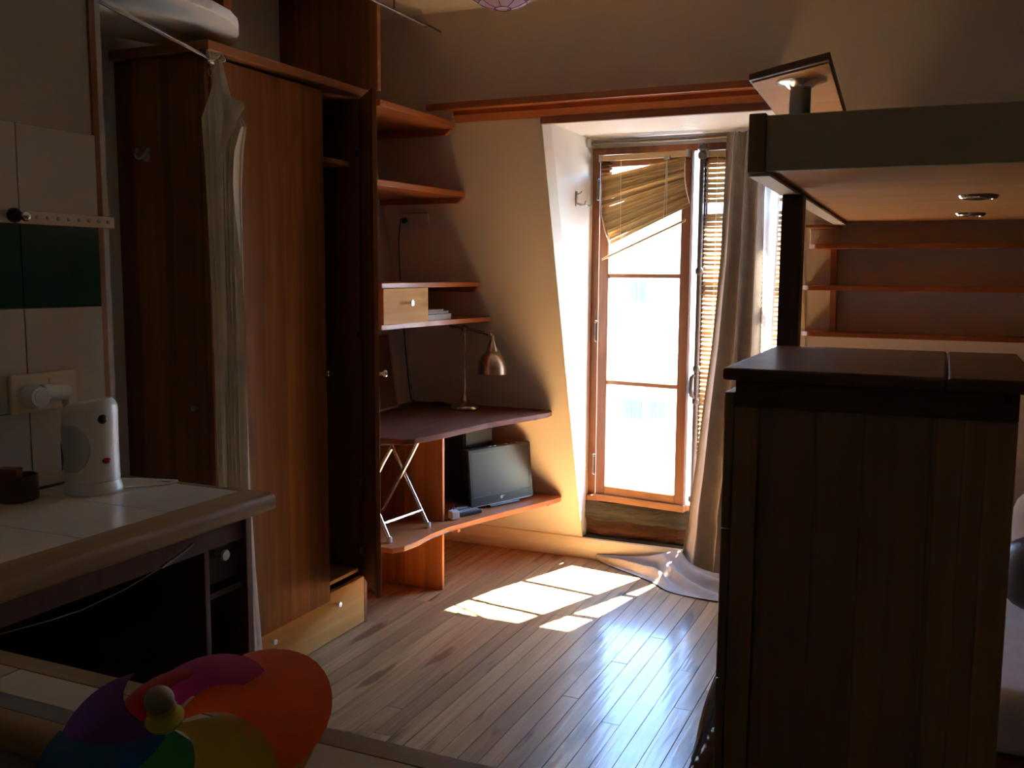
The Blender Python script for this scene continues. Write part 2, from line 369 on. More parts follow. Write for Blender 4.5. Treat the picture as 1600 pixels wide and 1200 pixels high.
b = B(); b.prism([(ym(.12) + .02, .10), (ym(2.185) + .012, 2.185), (4.90, 2.185), (4.90, .10)], -1.80, -1.701, 'x'); struct(b, 'wall_dormer_left', 'white')
b = B(); b.prism([(ym(.12) + .02, .10), (ym(2.185) + .012, 2.185), (4.90, 2.185), (4.90, .10)], -.579, -.48, 'x'); struct(b, 'wall_dormer_right', 'white')
b = B(); b.box(-1.80, -.48, ym(2.185) + .002, 5.04, 2.186, 2.26); struct(b, 'ceiling_dormer', 'white')
b = B(); b.box(-1.70, -.58, 4.83, 4.90, 2.125, 2.186).box(-1.70, -1.672, 4.82, 4.90, .10, 2.186).box(-.632, -.58, 4.82, 4.90, .10, 2.186); struct(b, 'wall_dormer_back', 'white')
# baseboard: bulging board with a dark gap over it
pr = [(4.704, 0), (4.676, 0), (4.674, .05), (4.679, .085), (4.690, .104), (4.704, .107)]
b = B(); b.prism(pr, -2.6, 2.4, 'x'); struct(b, 'baseboard_window', 'cream')
for x0, x1, nm in ((-1.712, -1.7005, 'trim_1'), (-.5795, -.555, 'trim_2')):
    b = B(); b.prism([(ym(.12) - .005, .125), (ym(2.17) - .005, 2.17), (ym(2.17) - .0005, 2.17), (ym(.12) - .0005, .125)], x0, x1, 'x'); struct(b, nm, 'cream')
# kitchen partition, its tiles and the door jamb
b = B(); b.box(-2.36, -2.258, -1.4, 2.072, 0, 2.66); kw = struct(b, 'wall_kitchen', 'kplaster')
ys = [2.073, 1.812, 1.551, 1.290, 1.029, .768, .507]
zs = [.905, 1.120, 1.398, 1.637, 1.885]
b = B(); b.box(-2.2585, -2.2525, .507, 2.073, .90, 1.885); b.build('grout_bed', 'grout', kw)
for i in range(len(ys) - 1):
    for j in range(4):
        y0, y1, z0, z1 = ys[i + 1], ys[i], zs[j], zs[j + 1]
        piece('tile', 'green' if j == 2 else 'tile', kw, (-2.252, (y0 + y1) / 2, (z0 + z1) / 2), (.012, y1 - y0 - .004, z1 - z0 - .004))
b = B(); b.box(-2.37, -2.250, 2.073, 2.095, 0, 2.66, .002); struct(b, 'trim_3', 'jamb')
b = B(); b.box(-2.37, -2.256, 2.095, 2.118, 0, 2.66); struct(b, 'trim_4', 'kplaster')

# beam shelf across the window wall
bm_ = thing('pelmet_shelf', 'reddish wooden pelmet ledge running along the sloped wall above the window', 'ledge', (-1.4, 4.05, 2.2))
b = B(); b.prism([(-2.215, 3.985), (-.69, 3.985), (-.69, ym(2.258)), (-2.115, ym(2.258))], 2.245, 2.262, 'z'); b.build('ledge_board', 'beam', bm_)
b = B(); b.prism([(-2.225, 3.965), (-.69, 3.965), (-.69, 3.985), (-2.225, 3.985)], 2.238, 2.268, 'z', .003); b.build('front_lip', 'beam', bm_)
b = B(); b.prism([(4.055, 2.225), (4.055, 2.245), (ym(2.245), 2.245), (ym(2.195), 2.195), (ym(2.195) - .012, 2.195)], -2.13, -.69, 'x'); b.build('wall_batten', 'beam', bm_)
b = B(); b.box(-1.70, -.58, 4.074, 4.099, 2.165, 2.196); b.build('lintel_strip', 'lintel', bm_)

# ---------------------------------------------------------------- window
A8 = math.radians(8); HG = V((-1.655, 4.79, 0)); SD = V((math.cos(A8), -math.sin(A8), 0)); SN = V((-math.sin(A8), -math.cos(A8), 0)); UZ = V((0, 0, 1))
def sp(s, z, off=0): return HG + SD * s + UZ * z + SN * off
win = sempty('window_1', (-1.14, 4.8, .3))
b = B(); b.box(-1.700, -1.660, 4.79, 4.85, .30, 2.13).box(-.672, -.632, 4.79, 4.85, .30, 2.13).box(-1.70, -.632, 4.785, 4.85, 2.105, 2.14).box(-1.70, -.632, 4.755, 4.88, .295, .325, .003)
b.build('window_frame', 'oldwood', win)
b = B()
def sbar(b, s0, s1, z0, z1, d0=-.018, d1=.018, bev=.003):
    b.obox(sp((s0 + s1) / 2, (z0 + z1) / 2, (d0 + d1) / 2), SD, SN, UZ, s1 - s0, d1 - d0, z1 - z0, bev, 1)
sbar(b, .004, .058, .328, 2.1); sbar(b, .452, .503, .328, 2.1)
ls = b.build('left_sash', 'oldwood', win, label='wooden casement leaf standing slightly ajar')
b = B(); sbar(b, .056, .454, .328, .381); sbar(b, .056, .454, 2.04, 2.1); b.build('rail', 'oldwood_x', ls)
b = B(); sbar(b, -.004, .512, .300, .334, -.02, .032); b.build('weather_bar', 'oldwood_x', ls)
for z in (.935, 1.490):
    b = B(); sbar(b, .056, .454, z - .0125, z + .0125, -.012, .012, .004); b.build('glazing_bar', 'oldwood_x', ls)
for z0, z1 in ((.379, .925), (.945, 1.480), (1.50, 2.042)):
    b = B(); b.obox(sp(.255, (z0 + z1) / 2, -.004), SD, SN, UZ, .402, .003, z1 - z0); b.build('pane', 'glass', ls)
for z in (.49, 1.20, 1.93):
    b = B(); b.tube([sp(-.006, z - .045, .02), sp(-.006, z + .045, .02)], .007, 8).ball(sp(-.006, z + .048, .02), .009, 8).ball(sp(-.006, z - .048, .02), .009, 8); b.build('hinge', 'steel', ls, True)
b = B(); b.box(-1.128, -1.094, 4.772, 4.808, .328, 2.1).box(-.715, -.672, 4.772, 4.808, .328, 2.1).box(-1.094, -.715, 4.772, 4.808, .328, .38).box(-1.094, -.715, 4.772, 4.808, 2.04, 2.1)
rs = b.build('right_sash', 'oldwood', win)
for z in (.935, 1.490):
    b = B(); b.box(-1.094, -.715, 4.778, 4.802, z - .012, z + .012); b.build('glazing_bar', 'oldwood_x', rs)
for z0, z1 in ((.38, .923), (.947, 1.478), (1.502, 2.04)):
    b = B(); b.box(-1.094, -.715, 4.792, 4.795, z0, z1); b.build('pane', 'glass', rs)
EX = -1.120; EY = 4.742
b = B(); b.tube([(EX, EY, .36), (EX, EY, 2.09)], .0135, 14); b.box(EX - .017, EX + .020, EY + .012, EY + .032, .33, 2.1)
esp = b.build('espagnolette_bolt', 'iron', win, True, label='dark round iron bolt rod running the height of the window')
for z, r in ((2.115, .023), (2.075, .022), (1.515, .020), (1.03, .019), (.865, .019), (.365, .024)):
    b = B(); b.lathe((EX, EY, z - .018), [(r * .7, 0), (r, .008), (r, .028), (r * .7, .036)], seg=16); b.build('collar', 'iron', esp, True)
b = B(); b.tube([(EX - .006, EY - .02, 1.0), (EX - .016, EY - .032, .985), (EX - .02, EY - .034, .93), (EX - .014, EY - .03, .895), (EX - .004, EY - .02, .885)], [.008, .011, .0125, .012, .007], 10); b.build('handle', 'iron', esp, True)
# weathered sill timbers
def rough_board(x0, x1, y0, y1, z0, z1, amp, seed):
    b = B(); ny = 36
    prof = [(y1, z0), (y0, z0), (y0 - .004, (z0 + z1) / 2), (y0, z1), (y1, z1)]
    def f(u, v):
        t = v * (len(prof) - 1); i = min(int(t), len(prof) - 2); q = t - i
        yy = prof[i][0] + (prof[i + 1][0] - prof[i][0]) * q; zz = prof[i][1] + (prof[i + 1][1] - prof[i][1]) * q
        xx = x0 + (x1 - x0) * u; k_ = noise.noise(V((xx * 9 + seed, zz * 22, seed))) * amp + noise.noise(V((xx * 40, zz * 60, seed))) * amp * .5
        m_ = 1 if .1 < v < .9 else .15
        return V((xx, yy + k_ * m_, zz + k_ * .5 * m_))
    b.grid(f, ny, 20); return b
sill = sempty('window_sill_1', (-1.14, 4.8, .1))
rough_board(-1.70, -.60, 4.752, 4.85, .195, .296, .012, 3).build('weathered_board', 'char', sill)
rough_board(-1.70, -.60, 4.768, 4.85, .098, .198, .018, 8).build('rotten_board', 'rust', sill)
b = B(); b.box(-1.70, -.58, 4.708, 4.85, .0985, .106); b.build('ledge', 'char', sill)

# ---------------------------------------------------------------- blinds
bl = thing('bamboo_blind', 'broken bamboo slat blind sagging diagonally over the left half of the window', 'blind', (-1.4, 4.74, 2.08))
b = B(); b.obox(sp(.253, 2.082, .035), SD, SN, UZ, .462, .028, .028, .002); hr = b.build('headrail', 'slatrail', bl)
for s in (.018, .488):
    b = B(); b.obox(sp(s, 2.082, .036), SD, SN, UZ, .016, .034, .036, .003); b.build('bracket', 'steel', hr)
b = B(); b.obox(sp(.385, 2.066, .044), SD, SN, UZ, .034, .022, .022, .003).tube([sp(.385, 2.06, .056), sp(.38, 1.9, .052), sp(.372, 1.76, .05)], .0022, 6); b.build('cord_lock', 'steel', hr)
me_slat = None
def slat(parent, c, ex, ey, L, W=.024, T=.0022):
    global me_slat
    if me_slat is None:
        t = bmesh.new(); n = 6
        for sgn in (1, -1):
            pass
        rows = []
        for i in range(n + 1):
            u = i / n - .5; h = .0016 * (1 - 4 * u * u)
            rows.append([t.verts.new((xx, u * .024, h + zz)) for xx in (-.5, .5) for zz in (-.001, .001)])
        for a, d in zip(rows, rows[1:]):
            t.faces.new((a[1], a[3], d[3], d[1])); t.faces.new((a[0], d[0], d[2], a[2])); t.faces.new((a[0], a[1], d[1], d[0])); t.faces.new((a[2], d[2], d[3], a[3]))
        t.faces.new((rows[0][0], rows[0][2], rows[0][3], rows[0][1])); t.faces.new((rows[-1][0], rows[-1][1], rows[-1][3], rows[-1][2]))
        bmesh.ops.recalc_face_normals(t, faces=t.faces)
        me_slat = bpy.data.meshes.new('slat'); t.to_mesh(me_slat); t.free(); me_slat.materials.append(M['slat'])
    o = bpy.data.objects.new('slat', me_slat); C.objects.link(o); o.parent = parent
    ex = V(ex).normalized(); ey = V(ey); ey = (ey - ex * ey.dot(ex)).normalized(); ez = ex.cross(ey)
    R = Matrix((ex, ey, ez)).transposed().to_4x4()
    o.matrix_local = Matrix.Translation(V(c) - org(parent)) @ R @ Matrix.Diagonal((L, W / .024, 1, 1))
    return o
NS = 19
for k in range(NS):
    t_ = k / (NS - 1)
    zl = 1.985 - .325 * t_ + random.uniform(-.004, .004); zr = 2.055 - .215 * t_ + random.uniform(-.003, .003)
    if 7 < k < 13: zl -= .006 * (k % 2)
    sl_ = .022 + .055 * max(0, t_ - .45) / .55; sr_ = .476 + .028 * max(0, t_ - .4) / .6
    p0, p1 = sp(sl_, zl, .036 + .004 * (k % 2)), sp(sr_, zr, .036 + .004 * (k % 2))
    tilt = math.radians(69 + random.uniform(-9, 9))
    slat(bl, (p0 + p1) / 2, p1 - p0, SN * math.cos(tilt) - UZ * math.sin(tilt), (p1 - p0).length, .023)
for k, z in enumerate((2.052, 2.030, 2.008)):      # short loose ends still hanging level at the left
    slat(bl, sp(.045, z, .03), SD, SN * .8 - UZ * .6, .062, .02)
b = B(); p0, p1 = sp(.031, 1.572, .036), sp(.483, 1.762, .036); b.obox((p0 + p1) / 2, p1 - p0, SN, UZ, (p1 - p0).length, .014, .012, .002); b.build('bottom_rail', 'slatrail', bl)
for s, zb in ((.135, 1.60), (.385, 1.73)):
    b = B(); b.tube([sp(s, 2.07, .05), sp(s + .004, 1.9, .052), sp(s, zb, .037)], .0013, 5); b.build('cord', 'cord', bl)
b = B(); b.tube([sp(.476, 2.04, .05), sp(.48, 1.95, .05), sp(.49, 1.90, .05), sp(.506, 1.845, .05)], .002, 5); b.build('side_tape', 'cord', bl); b = B(); b.tube([sp(.026, 1.96, .05), sp(.03, 1.8, .05), sp(.05, 1.72, .05), sp(.078, 1.65, .05)], .002, 5); b.build('side_tape', 'cord', bl)

br = thing('bamboo_blind', 'long bamboo slat blind hanging straight behind the taupe curtain', 'blind', (-.9, 4.76, 2.08))
b = B(); b.box(-1.090, -.680, 4.744, 4.770, 2.068, 2.098, .002); hr = b.build('headrail', 'slatrail', br)
b = B(); b.box(-1.104, -1.086, 4.738, 4.770, 2.064, 2.100, .003); b.build('bracket', 'steel', hr)
z = 2.052; n_ = 0
while z > .345:
    if z > 1.835: dz, tl = .0245, 54
    elif z > 1.79: z = 1.79; continue
    else: dz, tl = .0225, 52
    tl = math.radians(tl + random.uniform(-3, 3))
    slat(br, (-.900 + random.uniform(-.003, .003), 4.757, z), (1, 0, random.uniform(-.006, .006) + (.03 if 1.77 < z < 1.8 else 0)), (0, -math.cos(tl), -math.sin(tl)), .432, .024)
    z -= dz; n_ += 1
b = B(); b.box(-1.115, -.685, 4.75, 4.765, .330, .342, .002); b.build('bottom_rail', 'slatrail', br)
for x in (-1.045, -.757):
    b = B(); b.tube([(x, 4.744, 2.07), (x, 4.744, .338)], .0012, 5); b.build('cord', 'cord', br)

# ---------------------------------------------------------------- curtain rod and taupe curtain
rd = thing('curtain_rod', 'thin brown curtain rod fixed across the top of the window recess', 'curtain rod', (-1.14, 4.70, 2.155))
b = B(); b.tube([(-1.698, 4.70, 2.152), (-.582, 4.70, 2.158)], .0085, 10); b.build('rod', 'rodm', rd, True)
for x in (-1.688, -.592):
    b = B(); b.box(x - .011, x + .011, 4.685, 4.715, 2.135, 2.178, .004); b.build('bracket', 'plastic_w', rd)
b = B(); b.tube([(-1.69, 4.74, 2.172), (-.60, 4.74, 2.172)], .003, 6); b.build('wire', 'steel', rd, True)

cu = thing('curtain', 'long taupe curtain hanging by the window and pooling on the floor', 'curtain', (-.95, 4.64, 0))
ctab = [(0, (-.985, -.80)), (.085, (-.99, -.805)), (.27, (-1.0, -.80)), (.47, (-1.03, -.79)), (.62, (-1.065, -.79)), (.77, (-1.095, -.80)), (.87, (-1.12, -.82)), (1, (-1.14, -.80))]
def cf(u, v):
    xl, xr = lerp(ctab, v); z = 2.168 - v * 2.13
    q = u * 3.1 + .12 * math.sin(v * 3) + .55
    f1 = math.sin(q * math.tau); f1 = math.copysign(abs(f1) ** .7, f1)
    amp = .026 + .016 * v
    fine = math.exp(-v * 9) * .008 * math.sin(u * 60)
    yy = 4.652 - amp * (.85 * f1 + .22 * math.sin(q * math.tau * 1.7 + 2 + v * 2)) + fine - .75 * max(0, v - .9)
    uu = u + .045 * math.sin(q * math.tau + 1.5) * min(1, u * 8, (1 - u) * 8)
    if v < .02: z += .004 * math.sin(u * 60)
    return V((xl + (xr - xl) * uu, min(yy, 4.69) - .02 * v, z))
b = B(); b.grid(cf, 120, 60); b.build('curtain_panel', 'curtain', cu, True)
# the tail lying on the floor: (edge nearest the window, edge nearest the room), thickness of the heap
def path(pts, u):
    n = len(pts) - 1; t = u * n; i = min(int(t), n - 1); q = t - i
    p0, p1, p2, p3 = (V(pts[max(0, min(n, i + d))]) for d in (-1, 0, 1, 2))
    return .5 * ((2 * p1) + (p2 - p0) * q + (2 * p0 - 5 * p1 + 4 * p2 - p3) * q * q + (3 * p1 - p0 - 3 * p2 + p3) * q ** 3)
back = [(-1.585, 4.660, .035), (-1.47, 4.648, .045), (-1.34, 4.640, .065), (-1.24, 4.630, .10), (-1.16, 4.61, .125), (-1.08, 4.55, .085), (-.95, 4.50, .07), (-.78, 4.50, .07)]
front = [(-1.60, 4.650, .004), (-1.50, 4.585, .004), (-1.40, 4.525, .006), (-1.25, 4.44, .006), (-1.13, 4.335, .006), (-1.02, 4.300, .006), (-.90, 4.285, .008), (-.78, 4.28, .008)]
def tf(u, v):
    a, c = path(back, u), path(front, u); p = a.lerp(c, v)
    hump = math.sin(math.pi * min(1, v * 1.02)) * .022
    fold = .020 * math.sin(v * 11 - u * 7 + 2.5 * math.sin(u * 5)) * math.sin(math.pi * v) * min(1, u * 5)
    fold += .030 * math.exp(-((u - .45) / .09) ** 2) * math.sin(v * 9 + 1) * math.sin(math.pi * v)
    sag = -.5 * (a.z) * math.sin(math.pi * v) * .55
    z = p.z + hump + fold + sag
    if v > .9: z = max(.004 + .010 * (1 - v) * 10, min(z, .03))
    y = p.y
    z = max(z, .005)
    return V((p.x + .012 * math.sin(v * 8 + u * 3), y, z))
b = B(); b.grid(tf, 90, 40); b.build('curtain_tail', 'curtain', cu, True)
for i in range(6):
    x = -.985 + i * .041
    b = B(); b.lathe((x, 4.70, 2.158), [(.011, -.004), (.0135, -.004), (.0135, .004), (.011, .004), (.011, -.004)], axis=(1, 0, .1), seg=14, close=False)
    b.build('hanging_ring', 'rodm', cu, True)
b = B()
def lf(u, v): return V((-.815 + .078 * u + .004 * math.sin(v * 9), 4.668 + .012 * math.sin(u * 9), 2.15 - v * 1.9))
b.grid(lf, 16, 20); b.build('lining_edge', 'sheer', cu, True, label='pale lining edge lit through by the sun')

# ---------------------------------------------------------------- wardrobe
wd = thing('wardrobe', 'tall reddish-brown wooden wardrobe with a long drawer below and one narrow door open', 'wardrobe', (-2.4, 2.95, 0))
b = B(); b.box(-2.598, -2.235, 2.49, 2.512, 0, 2.195); b.build('side_panel', 'ward_side', wd)
b = B(); b.box(-2.262, -2.212, 2.492, 2.514, 0, 2.195, .002); b.build('corner_stile', 'ward_side', wd)
b = B(); b.box(-2.598, -2.21, 3.386, 3.404, 0, 2.196); b.build('side_panel', 'ward_side', wd)
b = B(); b.box(-2.598, -2.130, 3.386, 3.404, 2.232, 2.655); b.build('upper_partition', 'ward_side', wd)
b = B(); b.box(-2.130, -2.118, 3.383, 3.407, 2.225, 2.655, .002); b.build('partition_edge', 'ward_y', wd)
b = B(); b.box(-2.598, -2.172, 2.468, 3.40, 2.197, 2.230, .004); b.build('top_board', 'ward_y', wd)
b = B(); b.box(-2.598, -2.208, 2.585, 2.605, 2.32, 2.655); b.build('upper_partition', 'ward_side', wd)
b = B(); b.box(-2.208, -2.195, 2.575, 2.612, 2.32, 2.655, .002); b.build('partition_edge', 'ward_y', wd)
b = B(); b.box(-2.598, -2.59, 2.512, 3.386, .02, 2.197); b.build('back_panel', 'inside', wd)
b = B(); b.box(-2.59, -2.24, 2.512, 3.386, .222, .236); b.build('bottom_board', 'drawer', wd)
b = B(); b.box(-2.59, -2.26, 2.512, 3.386, 1.93, 1.95); b.build('inner_shelf', 'ward_side', wd)
b = B(); b.tube([(-2.42, 2.52, 1.86), (-2.42, 3.384, 1.86)], .012, 10); b.build('hanging_rail', 'steel', wd, True)
def knob(parent, base, d, mat='chrome', s=1):
    b = B(); b.lathe(base, [(.0055 * s, 0), (.0045 * s, .014 * s), (.0105 * s, .020 * s), (.0125 * s, .025 * s), (.0105 * s, .0285 * s), (0, .029 * s)], axis=d, seg=16); return b.build('knob', mat, parent, True)
b = B(); b.box(-2.228, -2.203, 2.512, 3.126, .178, 2.186, .0025); dr = b.build('door', 'ward_z', wd); knob(dr, V((-2.203, 3.108, 1.106)), (1, 0, 0))
b = B(); b.box(-2.235, -2.211, 2.505, 3.386, .004, .206, .003); df = b.build('drawer', 'drawer', wd)
knob(df, V((-2.211, 2.748, .145)), (1, 0, 0)); knob(df, V((-2.211, 3.166, .152)), (1, 0, 0))
hx, hy = -2.196, 3.374; dd = V((.198, -.208, 0)); dl = dd.length; dd.normalize(); dn = V((dd.y, -dd.x, 0)) * -1
b = B(); c = V((hx, hy, (.208 + 2.188) / 2)) + dd * (dl / 2); b.obox(c, dd, dn, UZ, dl, .019, 1.98, .002); od = b.build('door', 'ward_side', wd, label='narrow dark door leaf standing open')
kb = V((hx, hy, 1.105)) + dd * (dl - .025) + dn * .0095
knob(od, kb, dn, s=1.2)
for z in (.32, .62, 1.24, 1.98):
    b = B(); b.tube([(hx - .004, hy - .004, z - .02), (hx - .004, hy - .004, z + .02)], .006, 8).box(hx - .02, hx - .004, hy - .012, hy - .002, z - .012, z + .012); b.build('hinge', 'steel', od, True)
b = B(); b.lathe((-2.464, 2.489, 1.878), [(.016, 0), (.016, .004), (0, .004)], axis=(0, -1, 0), seg=14)
b.tube([(-2.487, 2.470, 1.897), (-2.484, 2.455, 1.884), (-2.475, 2.452, 1.872), (-2.463, 2.452, 1.868), (-2.451, 2.452, 1.872), (-2.442, 2.455, 1.884), (-2.439, 2.470, 1.897)], .0035, 8).tube([(-2.463, 2.487, 1.876), (-2.463, 2.452, 1.868)], .004, 8).ball((-2.487, 2.470, 1.899), .006, 8).ball((-2.439, 2.470, 1.899), .006, 8)
tag(b.build('coat_hook', 'steel', None, True), 'small steel double hook on the dark side of the wardrobe', 'hook')
b = B(); b.lathe((-2.279, 2.489, 1.042), [(.005, 0), (.004, .012), (.010, .018), (.010, .023), (0, .025)], axis=(0, -1, 0), seg=14); tag(b.build('wall_peg', 'steel', None, True), 'tiny metal peg low on the dark wardrobe side beside the beige curtain', 'peg')

# white board lying up high, curtain rail, beige curtain
ib = thing('ironing_board', 'white round-nosed board lying flat up high at the top left', 'board', (-2.2, 2.2, 2.235))
ctrl = [(-1.93, 1.60), (-1.945, 1.95), (-1.958, 2.147), (-1.962, 2.25), (-1.985, 2.356), (-2.03, 2.44), (-2.075, 2.50), (-2.143, 2.565), (-2.20, 2.61), (-2.25, 2.635), (-2.31, 2.640), (-2.36, 2.595), (-2.42, 2.49), (-2.47, 2.36), (-2.53, 2.18), (-2.56, 2.12)]
poly = [(max(-2.594, x * 1.042), y * 1.042) for x, y in ctrl] + [(-2.594, 2.12), (-2.244, 2.12), (-2.244, 1.60)]
b = B(); b.prism(poly, 2.271, 2.305, 'z', .004); b.build('board', 'white', ib)
rl = thing('curtain_rail', 'thin chrome rail slanting from the door jamb to the wardrobe corner', 'rail', (-2.2, 2.3, 2.2))
b = B(); b.tube([(-2.245, 2.108, 2.262), (-2.186, 2.532, 2.168)], .0065, 12); b.build('rod', 'chrome', rl, True)
b = B(); b.obox((-2.192, 2.505, 2.196), (1, 0, 0), (0, 1, 0), UZ, .014, .03, .07, .003).tube([(-2.192, 2.505, 2.18), (-2.192, 2.50, 2.155)], .004, 8); b.build('end_bracket', 'steel', rl)
b = B(); b.lathe((-2.192, 2.497, 2.135), [(.011, -.002), (.0135, -.002), (.0135, .002), (.011, .002), (.011, -.002)], axis=(1, .3, 0), seg=14, close=False); b.build('ring', 'steel', rl, True)
c2 = thing('curtain', 'narrow beige cotton curtain bunched at the wardrobe corner and hanging to the floor', 'curtain', (-2.08, 2.43, 0))
t2 = [(0, (-2.12, -2.072)), (.03, (-2.13, -2.052)), (.06, (-2.165, -2.03)), (.075, (-2.182, -1.992)), (.085, (-2.176, -1.985)), (.13, (-2.160, -2.004)), (.19, (-2.152, -2.012)), (.38, (-2.135, -2.008)), (.62, (-2.135, -2.008)), (.75, (-2.13, -1.998)), (.92, (-2.115, -1.978)), (1, (-2.11, -1.965))]
def c2f(u, v):
    xl, xr = lerp(t2, v); z = 2.155 - 2.145 * v
    z -= .07 * math.exp(-((v - .06) / .06) ** 2) * abs(u - .45) * (1 if v < .2 else 0)
    q = u * 5.5 + .5 * math.sin(v * 3)
    a = .020 * min(1, .25 + v * 6)
    return V((xl + (xr - xl) * (u + .04 * math.sin(q * math.tau + 1)), 2.425 + a * math.sin(q * math.tau) + .4 * a * math.sin(q * math.tau * 2.2 + v * 4) + .10 * (.5 - u) * (.3), z))
b = B(); b.grid(c2f, 110, 70); b.build('curtain_panel', 'curtain2', c2, True)
def flap(u, v):   # the turned-out corner at the top
    x = -2.062 + .084 * u; top = 2.055 - .045 * u; bot = 1.86 + .11 * u * u
    return V((x, 2.395 - .018 * math.sin(u * 3) + .01 * math.sin(v * 5), top + (bot - top) * v))
b = B(); b.grid(flap, 18, 14); b.build('turned_flap', 'curtain2', c2, True)
b = B(); b.tube([(-2.147 + .045 * i / 6, 2.447 - .02 * math.sin(i), 2.165 + .012 * math.sin(i * 2)) for i in range(7)], .008, 8); b.build('heading', 'curtain2', c2, True)

# ---------------------------------------------------------------- shelves on the left wall
def wall_shelf(z, th, fr, label, bat=True):
    t = thing('wall_shelf', label, 'shelf', (-2.35, 3.8, z - th), 'wooden shelves fixed to the left wall')
    yt = ym(z) - .003
    poly = [(-2.598, 3.41), fr[0]] + fr[1:] + [(fr[-1][0] - .015, yt), (-2.598, yt)]
    b = B(); b.prism(poly, z - th, z, 'z', .003); b.build('board', 'pine_y', t)
    if bat:
        zz = z - th
        b = B(); b.prism([(-2.598, zz - .028), (fr[-1][0] - .05, zz - .028), (fr[-1][0] - .018, zz - .001), (-2.598, zz - .001)], ym(zz) - .03, ym(zz) - .002, 'y'); b.build('batten', 'pine_y', t)
    return t
wall_shelf(2.195, .026, [(-2.125, 3.41), (-2.118, 3.95), (-2.128, 4.035)], 'topmost wooden wall shelf beside the wardrobe, under the pelmet ledge')
wall_shelf(1.885, .026, [(-2.185, 3.41), (-2.15, 3.9), (-2.115, 4.13)], 'second wooden wall shelf from the top, just above the wall socket')
wall_shelf(1.455, .022, [(-2.125, 3.41), (-2.12, 3.9), (-2.10, 4.28)], 'wooden wall shelf resting on top of the small drawer')
wall_shelf(1.282, .022, [(-2.128, 3.41), (-2.115, 3.8), (-2.085, 4.1), (-2.068, 4.33)], 'wooden wall shelf holding the stacked books above the desk lamp', False)
db = thing('drawer_box', 'small pale pine drawer fitted between two wall shelves, steel knob', 'drawer', (-2.3, 3.6, 1.284))
b = B(); b.box(-2.56, -2.137, 3.42, 3.775, 1.2835, 1.431); b.build('drawer_body', 'pine_y', db)
b = B(); b.box(-2.136, -2.118, 3.412, 3.79, 1.281, 1.4325, .002); fr = b.build('drawer_front', 'drawer', db); knob(fr, V((-2.118, 3.598, 1.369)), (1, 0, 0), s=1.15)
for i, (z0, z1, mt, pm, x1, y0, y1, lab) in enumerate(((1.2825, 1.309, 'book2', 'page', -2.125, 3.80, 4.03, 'thick tan book at the bottom of the small stack on the shelf'), (1.3092, 1.321, 'book1', 'page', -2.14, 3.81, 4.03, 'thin grey book in the middle of the small stack on the shelf'), (1.3212, 1.329, 'plastic_w', 'page', -2.15, 3.80, 4.00, 'thin white booklet on top of the small stack of books'))):
    t = thing('book', lab, 'book', (-2.22, 3.92, z0), 'books stacked on the shelf by the drawer')
    b = B(); b.box(x1 - .16, x1 - .003, y0 + .002, y1 - .003, z0 + .0015, z1 - .0015); b.build('pages', pm, t)
    b = B(); b.box(x1 - .163, x1, y0, y1, z0, z0 + .0014).box(x1 - .163, x1, y0, y1, z1 - .0014, z1).box(x1 - .165, x1 - .161, y0, y1, z0, z1); b.build('cover', mt, t)

# corner desk with lower shelf
dk = thing('corner_desk', 'built-in dark wooden corner desk with a lower shelf and orange pine upright', 'desk', (-2.3, 3.95, 0))
yd = ym(.81) - .003
poly = [(-2.598, 3.41), (-2.022, 3.41), (-1.995, 3.45), (-1.956, 3.62), (-1.906, 3.97), (-1.80, 4.32), (-1.778, 4.40), (-1.782, 4.46), (-1.80, yd), (-2.598, yd)]
b = B(); b.prism(poly, .784, .808, 'z', .004); b.build('desk_top', 'desk', dk)
b = B(); b.prism([(-2.58, .752), (-1.88, .752), (-1.83, .783), (-2.58, .783)], ym(.78) - .035, ym(.78) - .003, 'y'); b.build('batten', 'pine_y', dk)
b = B(); b.box(-2.598, -2.104, 3.895, 3.915, .336, .783, .002); b.build('upright_panel', 'pine_z', dk)
b = B(); b.box(-2.598, -2.106, 3.895, 3.915, .001, .310, .002); b.build('upright_panel', 'pine_z', dk)
yl = ym(.335) - .003
poly = [(-2.598, 3.41), (-2.085, 3.41), (-2.055, 3.46), (-2.045, 3.56), (-2.052, 3.68), (-2.035, 3.82), (-1.956, 4.07), (-1.852, 4.38), (-1.79, 4.56), (-1.782, 4.60), (-1.795, yl), (-2.598, yl)]
b = B(); b.prism(poly, .312, .335, 'z', .004); b.build('lower_shelf', 'pine_y', dk)
b = B(); b.prism([(-2.58, .276), (-1.86, .276), (-1.81, .311), (-2.58, .311)], ym(.31) - .035, ym(.31) - .003, 'y'); b.build('batten', 'pine_y', dk)
b = B(); b.box(-2.13, -2.035, 3.92, 3.945, .283, .311, .004); b.build('cleat', 'pine_y', dk)
# leaning board
fb = thing('cork_board', 'small brown board with a thin pale rim leaning against the wall on the desk', 'board', (-2.56, 4.0, .81))
lx = V((.055, 0, -.38)).normalized()
b = B(); nrm = V((.38, 0, .055)).normalized(); c = V((-2.575, 3.94, 1.0))
b.obox(c, (0, 1, 0), lx, nrm, .56, .375, .010, .001); b.build('panel', 'cork', fb)
b = B(); b.obox(c + V((0, .285, 0)), (0, 1, 0), lx, nrm, .012, .385, .016, .002).obox(c + lx * .19, (0, 1, 0), lx, nrm, .58, .010, .016, .002).obox(c - lx * .19, (0, 1, 0), lx, nrm, .58, .010, .016, .002); b.build('rim', 'book2', fb)

